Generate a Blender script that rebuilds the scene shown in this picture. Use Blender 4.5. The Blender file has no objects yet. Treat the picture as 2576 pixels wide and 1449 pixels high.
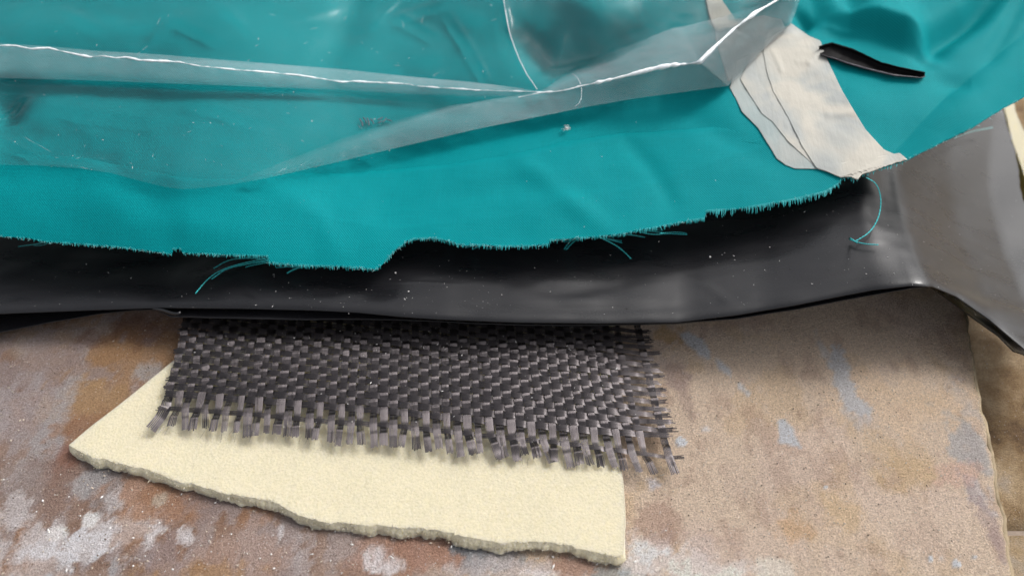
import bpy, math, random
import numpy as np
random.seed(7); rng = np.random.default_rng(7)
SC = bpy.context.scene
CM = 0.01                                   # everything below is laid out in centimetres

# ------------------------------------------------------------------ camera
PITCH = math.radians(48); FPX = 1932.0; CX, CY = 1288.0, 724.5
CAM = np.array([0.0, -10.7, 12.9])
cd = bpy.data.cameras.new('camera'); cam = bpy.data.objects.new('camera', cd)
SC.collection.objects.link(cam); SC.camera = cam
cam.location = CAM * CM
cam.rotation_euler = (math.radians(90) - PITCH, 0, 0)
cd.sensor_width = 36; cd.lens = 27.0
cd.clip_start = 0.002; cd.clip_end = 50
cd.dof.use_dof = True; cd.dof.focus_distance = 0.147; cd.dof.aperture_fstop = 14

# ------------------------------------------------------------------ daylight
SUN_EL, SUN_AZ = 51.0, 62.0
w = bpy.data.worlds.new("World"); SC.world = w; w.use_nodes = True
nt = w.node_tree; nt.nodes.clear()
sky = nt.nodes.new('ShaderNodeTexSky'); sky.sky_type = 'NISHITA'; sky.sun_disc = False
sky.sun_elevation = math.radians(SUN_EL); sky.sun_rotation = math.radians(SUN_AZ)
sky.air_density = 1.0; sky.dust_density = 6.0; sky.ozone_density = 1.0
hsv = nt.nodes.new('ShaderNodeHueSaturation'); hsv.inputs['Saturation'].default_value = 0.22
bg = nt.nodes.new('ShaderNodeBackground'); bg.inputs['Strength'].default_value = 0.15
wo = nt.nodes.new('ShaderNodeOutputWorld')
nt.links.new(sky.outputs[0], hsv.inputs['Color']); nt.links.new(hsv.outputs[0], bg.inputs[0]); nt.links.new(bg.outputs[0], wo.inputs[0])
sd = bpy.data.lights.new('sun', 'SUN'); so = bpy.data.objects.new('sun', sd); SC.collection.objects.link(so)
sd.energy = 1.2; sd.angle = math.radians(16); sd.color = (1.0, 0.975, 0.95)
so.rotation_euler = (math.radians(-(90 - SUN_EL)), 0, math.radians(-SUN_AZ))
SC.view_settings.view_transform = 'Standard'; SC.view_settings.look = 'None'
SC.view_settings.exposure = 0.42; SC.view_settings.gamma = 1.0
SC.cycles.max_bounces = 12; SC.cycles.transparent_max_bounces = 24
SC.cycles.use_denoising = True

# ------------------------------------------------------------------ numeric helpers
def _hash(ix, iy, seed):
    h = (ix.astype(np.int64) * 374761393 + iy.astype(np.int64) * 668265263 + seed * 144665) & 0xffffffff
    h = ((h ^ (h >> 13)) * 1274126177) & 0xffffffff
    h = h ^ (h >> 16)
    return (h & 0xffffff) / float(0xffffff)
def vnoise(x, y, seed=0):
    x = np.asarray(x, float); y = np.asarray(y, float)
    ix = np.floor(x); iy = np.floor(y); fx = x - ix; fy = y - iy
    fx = fx * fx * fx * (fx * (fx * 6 - 15) + 10); fy = fy * fy * fy * (fy * (fy * 6 - 15) + 10)
    a = _hash(ix, iy, seed); b = _hash(ix + 1, iy, seed); c = _hash(ix, iy + 1, seed); d = _hash(ix + 1, iy + 1, seed)
    return (a + (b - a) * fx) * (1 - fy) + (c + (d - c) * fx) * fy - 0.5
def fbm(x, y, seed=0, octv=4, gain=0.5):
    s = 0; a = 1.0; f = 1.0
    for o in range(octv):
        s = s + a * vnoise(x * f + 17.3 * o, y * f - 9.1 * o, seed + o); a *= gain; f *= 2.03
    return s
def sstep(a, b, x):
    t = np.clip((x - a) / (b - a), 0, 1); return t * t * (3 - 2 * t)
def ray(px, py):
    a = (np.asarray(px, float) - CX) / FPX; b = (np.asarray(py, float) - CY) / FPX
    c, s = math.cos(PITCH), math.sin(PITCH)
    return a, c - b * s, -s - b * c
def at(px, py, H, n=16, damp=0.7, lift=0.0):
    """point of the real surface z=H(x,y) that the photograph shows at (px,py)"""
    dx, dy, dz = ray(px, py)
    z = H(np.zeros_like(dx), np.zeros_like(dx)) * 1.0 + 0 * dx
    for i in range(n):
        t = (z - CAM[2]) / dz
        x = CAM[0] + t * dx; y = CAM[1] + t * dy
        z = z + damp * (H(x, y) + lift - z)
    t = (z - CAM[2]) / dz
    return np.stack([CAM[0] + t * dx, CAM[1] + t * dy, z], -1)
def poly_at(pts, s, arc=True):
    """resample a polyline at s in 0..1 by arc length (arc) or by x"""
    p = np.array(pts, float); d = np.r_[0, np.cumsum(np.hypot(*np.diff(p, axis=0).T))]
    d = d / d[-1]
    return np.stack([np.interp(s, d, p[:, 0]), np.interp(s, d, p[:, 1])], -1)
def seg_dist(x, y, pts):
    d = np.full(np.shape(x), 1e9); tt = np.zeros(np.shape(x)); n = len(pts) - 1
    for i in range(n):
        ax, ay = pts[i][:2]; bx, by = pts[i + 1][:2]
        vx, vy = bx - ax, by - ay; L = vx * vx + vy * vy + 1e-9
        t = np.clip(((x - ax) * vx + (y - ay) * vy) / L, 0, 1)
        q = np.hypot(x - ax - t * vx, y - ay - t * vy)
        m = q < d; d = np.where(m, q, d); tt = np.where(m, (i + t) / n, tt)
    return d, tt

# ------------------------------------------------------------------ mesh helpers
def mesh(name, co, faces, uv=None, smooth=True, mats=(), fmat=None, col=None):
    """co (n,3) in cm; faces list or (m,4) array; uv per vertex"""
    me = bpy.data.meshes.new(name); co = np.asarray(co, float)
    if isinstance(faces, np.ndarray):
        m, k = faces.shape
        me.vertices.add(len(co)); me.vertices.foreach_set('co', (co * CM).ravel())
        me.loops.add(m * k); me.loops.foreach_set('vertex_index', faces.ravel().astype(np.int32))
        me.polygons.add(m); me.polygons.foreach_set('loop_start', np.arange(0, m * k, k, dtype=np.int32))
        me.update(calc_edges=True)
        lv = faces.ravel()
    else:
        me.from_pydata([tuple(c) for c in co * CM], [], faces); me.update()
        lv = np.zeros(len(me.loops), np.int32); me.loops.foreach_get('vertex_index', lv)
    me.polygons.foreach_set('use_smooth', np.full(len(me.polygons), smooth))
    if uv is not None:
        l = me.uv_layers.new(name='UVMap'); l.data.foreach_set('uv', np.asarray(uv, float)[lv].ravel().astype(np.float32))
    for m_ in mats: me.materials.append(m_)
    if fmat is not None: me.polygons.foreach_set('material_index', np.asarray(fmat, np.int32))
    if col is not None:
        for nm, c in col.items():
            a = me.color_attributes.new(nm, 'FLOAT_COLOR', 'POINT')
            c = np.asarray(c, np.float32)
            if c.shape[1] == 3: c = np.concatenate([c, np.ones((len(c), 1), np.float32)], 1)
            a.data.foreach_set('color', c.ravel())
    return me
def link(name, me, parent=None, label=None, cat=None, group=None, kind=None):
    o = bpy.data.objects.new(name, me); SC.collection.objects.link(o)
    if parent is not None: o.parent = parent
    if label: o['label'] = label
    if cat: o['category'] = cat
    if group: o['group'] = group
    if kind: o['kind'] = kind
    return o
def empty(name, label, cat, group=None):
    return link(name, None, None, label, cat, group)
def gfaces(nu, nv):
    i = np.arange(nu * nv).reshape(nv, nu)
    return np.stack([i[:-1, :-1], i[:-1, 1:], i[1:, 1:], i[1:, :-1]], -1).reshape(-1, 4)
def solid(o, t):
    m = o.modifiers.new('thickness', 'SOLIDIFY'); m.thickness = t * CM; m.offset = -1; return o
def patch(B, T, nu, nv, H, lift=None, vpow=1.0, n=16, damp=0.7, edge_jit=None, us=None):
    s = np.linspace(0, 1, nu) if us is None else us
    v = np.linspace(0, 1, nv) ** vpow
    b = poly_at(B, s); t = poly_at(T, s)
    if edge_jit is not None: b[:, 1] += edge_jit(b[:, 0])
    P = b[None] * (1 - v[:, None, None]) + t[None] * v[:, None, None]
    L = 0.0
    if lift is not None:
        U, V = np.meshgrid(s, v); L = lift(U, V, P[..., 0], P[..., 1])
    co = at(P[..., 0], P[..., 1], H, n, damp, L)
    return co, P
def sheet(name, co, mats, uvrot=0.0, arc=False, **kw):
    nv, nu = co.shape[:2]
    du = np.linalg.norm(np.diff(co, axis=1), axis=2); dv = np.linalg.norm(np.diff(co, axis=0), axis=2)
    x = co[..., 0]; y = co[..., 1] * 1.05
    if arc:                                   # cloth keeps its thread spacing over folds
        y = co[:1, :, 1] * 1.05 + np.concatenate([np.zeros((1, nu)), np.cumsum(dv, 0)], 0)
    c, s = math.cos(uvrot), math.sin(uvrot)
    uv = np.stack([x * c - y * s, x * s + y * c], -1).reshape(-1, 2)
    return mesh(name, co.reshape(-1, 3), gfaces(nu, nv), uv, True, mats, **kw)
def tube_geo(P, r, k=4):
    P = np.asarray(P, float); n = len(P); r = np.broadcast_to(r, (n,))
    t = np.gradient(P, axis=0); t /= np.linalg.norm(t, axis=1)[:, None] + 1e-9
    up = np.array([0.03, 0.02, 1.0]); a = np.cross(t, up); a /= np.linalg.norm(a, axis=1)[:, None] + 1e-9
    b = np.cross(a, t)
    ang = np.arange(k) * 2 * math.pi / k
    V = P[:, None] + r[:, None, None] * (a[:, None] * np.cos(ang)[None, :, None] + b[:, None] * np.sin(ang)[None, :, None])
    i = np.arange(n * k).reshape(n, k); j = np.roll(i, -1, axis=1)
    F = np.stack([i[:-1], j[:-1], j[1:], i[1:]], -1).reshape(-1, 4)
    return V.reshape(-1, 3), F
class Acc:
    def __init__(s): s.v = []; s.f = []; s.n = 0
    def add(s, V, F): s.v.append(V); s.f.append(F + s.n); s.n += len(V)
    def build(s, name, mats, smooth=True):
        return mesh(name, np.concatenate(s.v), np.concatenate(s.f), None, smooth, mats)

# ------------------------------------------------------------------ material helpers
def mat(name):
    m = bpy.data.materials.new(name); m.use_nodes = True; n = m.node_tree; n.nodes.clear()
    o = n.nodes.new('ShaderNodeOutputMaterial'); return m, n, o
class N:
    def __init__(s, nt): s.nt = nt
    def __call__(s, typ, _set=None, **inp):
        n = s.nt.nodes.new(typ)
        for k, v in (_set or {}).items(): setattr(n, k, v)
        for k, v in inp.items():
            key = int(k[1:]) if k[0] == '_' and k[1:].isdigit() else k.replace('_', ' ')
            s.set(n, key, v)
        return n
    def set(s, n, key, v):
        i = n.inputs[key]
        if isinstance(v, bpy.types.Node): s.nt.links.new(v.outputs[0], i)
        elif isinstance(v, bpy.types.NodeSocket): s.nt.links.new(v, i)
        else:
            if isinstance(v, (tuple, list)) and len(v) == 3 and i.type == 'RGBA': v = (*v, 1)
            i.default_value = v
    def math(s, op, a, b=None, c=None, clamp=False):
        n = s.nt.nodes.new('ShaderNodeMath'); n.operation = op; n.use_clamp = clamp
        s.set(n, 0, a)
        if b is not None: s.set(n, 1, b)
        if c is not None: s.set(n, 2, c)
        return n
    def mix(s, f, a, b, blend='MIX'):
        n = s.nt.nodes.new('ShaderNodeMix'); n.data_type = 'RGBA'; n.blend_type = blend
        s.set(n, 0, f); s.set(n, 6, a); s.set(n, 7, b); return n.outputs[2]
    def noise(s, vec, scale, detail=3, rough=0.5, dist=0.0):
        return s('ShaderNodeTexNoise', Vector=vec, Scale=scale, Detail=detail, Roughness=rough, Distortion=dist)
    def ramp(s, f, stops):
        n = s.nt.nodes.new('ShaderNodeValToRGB'); s.set(n, 0, f)
        e = n.color_ramp.elements
        while len(e) < len(stops): e.new(0.5)
        for el, (p, c) in zip(e, stops):
            el.position = p; el.color = (c, c, c, 1) if not isinstance(c, tuple) else (*c, 1)
        return n
    def mapping(s, vec, sc=(1, 1, 1), rot=(0, 0, 0)):
        return s('ShaderNodeMapping', Vector=vec, Scale=sc, Rotation=rot)

# -- stone tile: blotches come from a stain attribute, grain and specks from noise
def stone_mat(name, attr=True):
    m, nt_, o = mat(name); n = N(nt_)
    uv = n('ShaderNodeUVMap')
    if attr:
        base = n('ShaderNodeAttribute', {'attribute_name': 'stain'}).outputs['Color']
    else:
        big = n.noise(uv, 0.55, 5, 0.6)
        base = n.ramp(big.outputs[0], [(0.30, (.10, .045, .015)), (0.42, (.36, .235, .11)), (0.54, (.58, .44, .27)), (0.7, (.50, .46, .42))]).outputs[0]
    g1 = n.noise(uv, 12, 5, 0.75); g2 = n.noise(uv, 30, 3, 0.7); g3 = n.noise(uv, 60, 2, 0.6)
    c1 = n.mix(n.ramp(g1.outputs[0], [(0.35, 0.0), (0.7, 1.0)]), (0.85, 0.81, 0.79), (1.16, 1.15, 1.14))
    col = n.mix(1.0, base, c1, 'MULTIPLY')
    c2 = n.mix(n.ramp(g2.outputs[0], [(0.33, 0.0), (0.66, 1.0)]), (0.68, 0.63, 0.60), (1.25, 1.26, 1.27))
    col = n.mix(0.9, col, c2, 'MULTIPLY')
    vor = n('ShaderNodeTexVoronoi', Vector=uv, Scale=15.0)
    sp = n.ramp(vor.outputs['Distance'], [(0.06, 1.0), (0.22, 0.0)])
    sel = n.math('GREATER_THAN', n('ShaderNodeSeparateColor', Color=vor.outputs['Color']).outputs[0], 0.72)
    col = n.mix(n.math('MULTIPLY', n.math('MULTIPLY', sp.outputs[0], sel), 0.65), col, (.80, .77, .77))
    sel2 = n.math('LESS_THAN', n('ShaderNodeSeparateColor', Color=vor.outputs['Color']).outputs[0], 0.2)
    col = n.mix(n.math('MULTIPLY', n.math('MULTIPLY', sp.outputs[0], sel2), 0.75), col, (.07, .05, .045))
    h = n.math('ADD', n.math('MULTIPLY', g1.outputs[0], 0.9), n.math('ADD', n.math('MULTIPLY', g2.outputs[0], 1.0), n.math('MULTIPLY', g3.outputs[0], 0.35)))
    b = n('ShaderNodeBump', Strength=1.0, Distance=0.0011, Height=h)
    p = n('ShaderNodeBsdfPrincipled', Base_Color=col, Roughness=0.62, Normal=b)
    p.inputs['Specular IOR Level'].default_value = 0.35
    nt_.links.new(p.outputs[0], o.inputs[0]); return m
M_TILE = stone_mat('stone_tile_glaze'); M_FLOOR = stone_mat('floor_tile_glaze', False)
def simple(name, col, rough=0.6, spec=0.5, noise_amt=0.0, nscale=20, bump=0.0, bscale=30, **kw):
    m, nt_, o = mat(name); n = N(nt_); tc = n('ShaderNodeTexCoord')
    v = n.mapping(tc.outputs['Object'], (100, 100, 100))
    c = col
    if noise_amt:
        g = n.noise(v, nscale, 4, 0.6)
        c = n.mix(g.outputs[0], tuple(x * (1 - noise_amt) for x in col), tuple(min(1, x * (1 + noise_amt)) for x in col))
    p = n('ShaderNodeBsdfPrincipled', Base_Color=c, Roughness=rough)
    p.inputs['Specular IOR Level'].default_value = spec
    if bump:
        n.set(p, 'Normal', n('ShaderNodeBump', Strength=0.8, Distance=bump * CM, Height=n.noise(v, bscale, 3, 0.6).outputs[0]))
    for k, x in kw.items(): n.set(p, k.replace('_', ' '), x)
    nt_.links.new(p.outputs[0], o.inputs[0]); return m
M_GROUT = simple('cement_grout', (.25, .20, .16), 0.9, 0.2, 0.25, 8, 0.02, 12)
M_TILE_EDGE = simple('tile_body', (.31, .245, .16), 0.85, 0.2, 0.45, 7, 0.03, 9)
M_DUST = simple('pale_dust', (.72, .70, .68), 0.8)
M_GRIT = simple('dark_grit', (.02, .018, .016), 0.7)
M_THREAD = simple('teal_thread', (.022, .42, .44), 0.55, 0.5)
M_THREAD_PALE = simple('pale_teal_thread', (.30, .62, .62), 0.5, 0.5)

# -- foam
m, nt_, o = mat('cream_foam'); n = N(nt_); uv = n('ShaderNodeTexCoord'); v = n.mapping(uv.outputs['Object'], (100, 100, 100))
a1 = n.noise(v, 22, 3, 0.8); a2 = n.noise(v, 1.1, 3, 0.5); a3 = n('ShaderNodeTexVoronoi', Vector=v, Scale=20.0)
c = n.mix(n.ramp(a1.outputs[0], [(0.22, 0.0), (0.6, 1.0)]), (.40, .375, .265), (.57, .52, .38))
c = n.mix(n.math('MULTIPLY', a2.outputs[0], 0.5), c, (.66, .58, .42))
sp = n.ramp(a3.outputs['Distance'], [(0.0, 1.0), (0.16, 0.0)])
se = n.math('GREATER_THAN', n('ShaderNodeSeparateColor', Color=a3.outputs['Color']).outputs[1], 0.78)
c = n.mix(n.math('MULTIPLY', n.math('MULTIPLY', sp, se), 0.55), c, (.93, .90, .74))
b = n('ShaderNodeBump', Strength=0.7, Distance=0.00022, Height=n.math('ADD', a1.outputs[0], n.math('MULTIPLY', a3.outputs['Distance'], 0.5)))
p = n('ShaderNodeBsdfPrincipled', Base_Color=c, Roughness=0.85, Normal=b); p.inputs['Specular IOR Level'].default_value = 0.25
p.inputs['Subsurface Weight'].default_value = 0.6; p.inputs['Subsurface Radius'].default_value = (.003, .0026, .0014); p.inputs['Subsurface Scale'].default_value = 1.0
nt_.links.new(p.outputs[0], o.inputs[0]); M_FOAM = m

# -- woven teal peel ply
def teal_mat(name, weave=True):
    m, nt_, o = mat(name); n = N(nt_); uv = n('ShaderNodeUVMap')
    wob = n.noise(uv, 0.8, 2, 0.5)
    s = n('ShaderNodeSeparateXYZ', Vector=uv)
    fx = 2 * math.pi / 0.052
    x = n.math('ADD', n.math('MULTIPLY', s.outputs[0], fx), n.math('MULTIPLY', wob.outputs[0], 5.0))
    y = n.math('ADD', n.math('MULTIPLY', s.outputs[1], fx * 0.92), n.math('MULTIPLY', wob.outputs[0], 3.0))
    w1 = n.math('MULTIPLY', n.math('SINE', x), n.math('SINE', y))               # plain weave checker
    aw = n.math('MULTIPLY', n.math('ADD', w1, 1.0), 0.5)
    yarn = n.noise(n.mapping(uv, (1.0, 26, 1)), 1.6, 3, 0.6); yarn2 = n.noise(n.mapping(uv, (26, 1.0, 1)), 1.6, 3, 0.6)
    big = n.noise(uv, 0.5, 3, 0.5)
    c = n.mix(aw, (.0, .18, .195), (.0, .292, .305))
    c = n.mix(n.math('MULTIPLY', n.math('ADD', yarn.outputs[0], yarn2.outputs[0]), 0.5), n.mix(1.0, c, (.72, .74, .76), 'MULTIPLY'), n.mix(1.0, c, (1.25, 1.22, 1.22), 'MULTIPLY'))
    c = n.mix(n.math('MULTIPLY', big.outputs[0], 0.35), c, (.002, .22, .26))
    b = n('ShaderNodeBump', Strength=0.6, Distance=0.00010, Height=n.math('ADD', aw, n.math('MULTIPLY', yarn.outputs[0], 0.8)))
    p = n('ShaderNodeBsdfPrincipled', Base_Color=c, Roughness=0.55, Normal=b)
    p.inputs['Specular IOR Level'].default_value = 0.07
    tr = n('ShaderNodeBsdfTranslucent', Color=(.0, .22, .26))
    mx = n('ShaderNodeMixShader', _0=0.10, _1=p, _2=tr)
    nt_.links.new(mx.outputs[0], o.inputs[0]); return m
M_TEAL = teal_mat('teal_woven_nylon')

# -- black polyethylene film
m, nt_, o = mat('black_film'); n = N(nt_); uv = n('ShaderNodeUVMap')
sm = n.noise(n.mapping(uv, (0.5, 2.2, 1)), 0.9, 4, 0.6, 0.4); fi = n.noise(uv, 30, 2, 0.6)
rough = n.math('ADD', 0.19, n.math('MULTIPLY', sm.outputs[0], 0.20))
c = n.mix(sm.outputs[0], (.003, .0032, .0042), (.012, .0115, .0135))
b = n('ShaderNodeBump', Strength=0.35, Distance=0.00006, Height=fi.outputs[0])
b2 = n('ShaderNodeBump', Strength=0.5, Distance=0.00012, Height=n.noise(n.mapping(uv, (0.55, 1.6, 1)), 1.0, 2, 0.4).outputs[0], Normal=b)
p = n('ShaderNodeBsdfPrincipled', Base_Color=c, Roughness=rough, Normal=b2, IOR=1.52)
nt_.links.new(p.outputs[0], o.inputs[0]); M_BLACK = m

# -- clear polyethylene film: mostly see-through, milky, glossy
def clear_mat(name, haze, rough=0.12, ior=1.3, fade=False):
    m, nt_, o = mat(name); n = N(nt_); uv = n('ShaderNodeUVMap')
    cl = n.noise(n.mapping(uv, (0.6, 1.4, 1)), 0.6, 4, 0.55, 0.6)
    hz = n.math('MULTIPLY', n.math('ADD', n.math('MULTIPLY', cl.outputs[0], 1.3), 0.35), haze)
    if fade: hz = n.math('MULTIPLY', hz, n('ShaderNodeSeparateColor', Color=n('ShaderNodeAttribute', {'attribute_name': 'thick'}).outputs['Color']).outputs[0])
    scr = n.noise(n.mapping(uv, (3, 30, 1), (0, 0, 0.5)), 1.3, 2, 0.5)
    hz = n.math('ADD', hz, n.math('MULTIPLY', n.ramp(scr.outputs[0], [(0.70, 0.0), (0.8, 1.0)]), 0.10))
    b = n('ShaderNodeBump', Strength=0.6, Distance=0.00022, Height=n.noise(n.mapping(uv, (0.8, 1.6, 1)), 0.9, 2, 0.45).outputs[0])
    b = n('ShaderNodeBump', Strength=0.3, Distance=0.00005, Height=n.noise(uv, 16, 2, 0.5).outputs[0], Normal=b)
    dif = n('ShaderNodeBsdfDiffuse', Color=(.60, .71, .74)); trl = n('ShaderNodeBsdfTranslucent', Color=(.60, .71, .74))
    milk = n('ShaderNodeMixShader', _0=0.35, _1=dif, _2=trl)
    tp = n('ShaderNodeBsdfTransparent', Color=(.965, .975, .975))
    body = n('ShaderNodeMixShader', _0=hz, _1=tp, _2=milk)
    gl = n('ShaderNodeBsdfGlossy', Color=(1, 1, 1), Roughness=rough, Normal=b)
    fr = n('ShaderNodeFresnel', IOR=ior, Normal=b)
    sh = n('ShaderNodeMixShader', _0=fr, _1=body, _2=gl)
    nt_.links.new(sh.outputs[0], o.inputs[0]); return m
M_CLEAR = clear_mat('clear_film', 0.022, .10, 1.22); M_CLEAR2 = clear_mat('clear_film_folded', 0.21, 0.10, 1.34, True)

# -- masking tape
def tape_mat(name, ca, cb):
    m, nt_, o = mat(name); n = N(nt_); uv = n('ShaderNodeUVMap')
    f1 = n.noise(n.mapping(uv, (6, 3.5, 1), (0, 0, 0.5)), 2.6, 4, 0.7); f2 = n.noise(uv, 0.75, 3, 0.55, 0.5)
    c = n.mix(n.ramp(f2.outputs[0], [(0.38, 0.0), (0.56, 1.0)]), ca, cb)
    c = n.mix(n.math('MULTIPLY', f1.outputs[0], 0.3), c, (.38, .36, .32))
    crk = n.noise(n.mapping(uv, (7, 1, 1), (0, 0, 0.55)), 2.2, 2, 0.5)
    b = n('ShaderNodeBump', Strength=0.6, Distance=0.0001, Height=n.math('ADD', f1.outputs[0], crk.outputs[0]))
    p = n('ShaderNodeBsdfPrincipled', Base_Color=c, Roughness=0.7, Normal=b); p.inputs['Specular IOR Level'].default_value = 0.3
    nt_.links.new(p.outputs[0], o.inputs[0]); return m
M_TAPE = tape_mat('masking_tape_paper', (.33, .35, .34), (.47, .445, .385))
M_TAPE2 = tape_mat('masking_tape_thin', (.27, .335, .335), (.34, .365, .35))

# -- carbon fibre tow: anisotropic, dark, glossy filaments
def carbon_mat(name):
    m, nt_, o = mat(name); n = N(nt_); uv = n('ShaderNodeUVMap')
    fib = n.noise(n.mapping(uv, (60, 1.2, 1)), 1.6, 3, 0.7)
    c = n.mix(fib.outputs[0], (.008, .0068, .0072), (.135, .119, .123))
    b = n('ShaderNodeBump', Strength=0.25, Distance=0.00004, Height=fib.outputs[0])
    tg = n('ShaderNodeTangent', {'direction_type': 'UV_MAP'})
    p = n('ShaderNodeBsdfPrincipled', Base_Color=c, Roughness=0.38, Metallic=0.9, Anisotropic=1.0, Tangent=tg, Normal=b)
    n.set(p, 'Anisotropic Rotation', 0.0)
    p.inputs['Coat Weight'].default_value = 0.15; p.inputs['Coat Roughness'].default_value = 0.2
    nt_.links.new(p.outputs[0], o.inputs[0]); return m
M_CARBON = carbon_mat('carbon_filaments')

# ------------------------------------------------------------------ height of each layer (cm), all functions of world x, y
def flat(z): return lambda x, y: z + 0 * np.asarray(x, float)
LIPX = [-16, -10, -7.5, -6, -4, -2, 0, 2, 3.5, 5, 6.2, 7.2, 7.74, 7.95, 8.6, 9.6, 11, 13, 16]
LIPZ = [.75, .78, .85, 1.1, 1.18, 1.2, 1.22, 1.22, 1.25, 1.5, 1.85, 2.12, 2.2, 2.12, 1.74, 1.15, .5, .15, .0]
_FW = []
def ridge_x(y): return 7.75 + 0.10 * (y + .8) + 0.03 * (y + .8) ** 2
def H_film(x, y):
    s = x - (ridge_x(y) - 7.75)
    z = np.interp(s, LIPX, LIPZ)
    k = [np.interp(s + d, LIPX, LIPZ) for d in (-.16, -.08, .08, .16)]
    zs = (z + sum(k)) / 5
    zs = np.where(s > 8.1, zs, zs)
    wav = 0.055 * fbm(x * 0.42, y * 0.8, 11, 3) * sstep(9, 7, s)
    front = 0.06 * np.exp(-((y + 1.15 - 0.1 * np.sin(x)) / 0.4) ** 2) * sstep(8, 6, s)
    radial = 0.03 * np.sin((np.arctan2(y + .8, s - 7.6)) * 17) * sstep(8, 10, s) * 0.6
    z = zs + 0.035 * (y + .8) + wav - front + radial - .14 * np.clip(y + .9, 0, 9) * sstep(6.9, 7.8, s)
    for P, amp, wd in _FW:
        d, t = seg_dist(x, y, P); z = z + .38 * amp * np.exp(-(d / wd) ** 2) * np.sin(np.pi * np.clip(t, .03, .97)) ** .5
    return z
for _p, _a, _w in [([(865, 710), (960, 711), (1060, 710), (1165, 716)], .018, .035), ([(570, 690), (600, 716), (668, 768)], -.03, .07), ([(1660, 660), (1780, 720), (1850, 770)], .02, .12),
                   ([(1250, 700), (1400, 735), (1560, 720)], -.05, .22), ([(1000, 770), (1200, 778), (1600, 775), (1800, 760)], -.05, .12), ([(900, 745), (1000, 740)], -.04, .2)]:
    _q = at(np.array([p[0] for p in _p]), np.array([p[1] for p in _p]), H_film); _FW.append((_q, _a, _w))
EX = [-16, -9, -4, -2.4, 0, 3, 6, 8, 9.5, 14]; EY = [.5, .2, -.5, -.7, -.5, .2, 1.1, 2.2, 3.6, 7.1]
def H_teal0(x, y):
    ye = np.interp(x, EX, EY)
    d = np.clip(y - ye, 0, None)
    z = 1.84 + 0.27 * ye + 0.055 * np.clip(x, -4, 12) + 0.30 * np.minimum(d, 1.5) + 0.22 * np.clip(d - 1.5, 0, None)
    z = z + 0.40 * sstep(-2, -7, x)
    roll = 0.75 * sstep(-1.5, -7.5, x) + 0.10
    z = z + 0.35 * sstep(-2.5, -7.5, x) - roll * np.exp(-d / (0.7 + .5 * sstep(-1.5, -7, x)))
    return z
_W = []                                              # wrinkles: (world polyline, amplitude, width)
def addw(pts, amp, wd, taper=True):
    P = at(np.array([p[0] for p in pts]), np.array([p[1] for p in pts]), H_teal0)
    _W.append((P, amp, wd, taper))
# fold over the black strip, the dark smudge at its tip, and the soft folds of the upper right corner
addw([(2110, 78), (2128, 40), (2120, -60)], -.36, .36)
addw([(2330, 140), (2370, 85), (2450, 30), (2520, -40)], -.50, .30)
addw([(2000, 30), (2030, 60), (2010, 78)], -.22, .16)
addw([(2340, 200), (2400, 215), (2440, 220)], -.08, .25)
addw([(2330, 330), (2450, 230), (2576, 60)], .09, .45)
addw([(2480, 160), (2540, 60), (2590, -40)], -.10, .18)
addw([(2120, 250), (2230, 280), (2380, 270)], .06, .5)
# long soft folds under the clear film and on the front strip
addw([(60, 60), (300, 90), (620, 60)], .12, .7)
addw([(0, 300), (15, 250), (30, 220)], -.30, .45)
addw([(820, 160), (880, 40), (900, -60)], -.12, .4)
addw([(1330, 90), (1400, 150), (1500, 130), (1600, 60)], -.34, .45)
addw([(1440, -20), (1520, 40), (1600, 10)], .25, .5)
addw([(250, 500), (420, 560), (620, 600)], .06, .35)
addw([(1100, 500), (1300, 470), (1480, 480)], -.05, .30)
addw([(1300, 400), (1450, 520), (1530, 580)], .05, .25)
addw([(1560, 330), (1640, 420), (1700, 520)], -.045, .22)
addw([(640, 440), (800, 540), (860, 660)], .045, .28)
addw([(300, 440), (420, 560), (430, 640)], -.06, .35)
addw([(1680, 250), (1800, 330), (1960, 430)], -.05, .3)
_LG = at(np.array([2060., 2085, 2140, 2200, 2270, 2335, 2370]), np.array([98., 92, 98, 112, 136, 160, 175]), H_teal0)
CREASE = [(600, 452), (720, 432), (859, 437), (1000, 426), (1132, 413), (1250, 395), (1326, 380), (1409, 357), (1559, 336), (1717, 326), (1830, 318)]
_CR = at(np.array([p[0] for p in CREASE]), np.array([p[1] for p in CREASE]), H_teal0)
def H_teal(x, y):
    z = H_teal0(x, y)
    for P, amp, wd, tp in _W:
        d, t = seg_dist(x, y, P)
        e = np.exp(-(d / wd) ** 2)
        if tp: e = e * (0.35 + 0.65 * np.sin(np.pi * np.clip(t, 0.0, 1.0)) ** 0.7)
        z = z + amp * e
    d = y - np.interp(x, _LG[:, 0], _LG[:, 1]) - .06 * fbm(x * .9, x * 0, 24, 2)
    hx = sstep(_LG[0, 0], _LG[2, 0], x) * sstep(_LG[-1, 0] + .2, _LG[-3, 0], x)
    z = z + .62 * hx * sstep(-.05, .62, d) * np.exp(-np.clip(d - .5, 0, None) / 1.6)
    z = z + 0.10 * fbm(x * 0.33 + 3, y * 0.45, 21, 3) + 0.016 * fbm(x * 1.5, y * 1.7, 31, 2)
    return z
def H_rear(x, y): return H_teal(x, y) - .085 * sstep(4.9, 3.6, x)
def H_clear(x, y): return H_teal(x, y) * 0.72 + (H_teal0(x, y) + .02) * 0.28 + 0.09 + 0.05 * fbm(x * 0.6, y * 0.8, 41, 3)
def H_carbon(x, y):
    z = 0.42 + 0.05 * fbm(x * 0.5, y * 0.9, 51, 2) + 0.05 * np.exp(-((y + 1.6) / .8) ** 2)
    return z - 0.17 * sstep(0.2, 3.6, x) - 0.02 * sstep(-5.0, -7, x)

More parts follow.
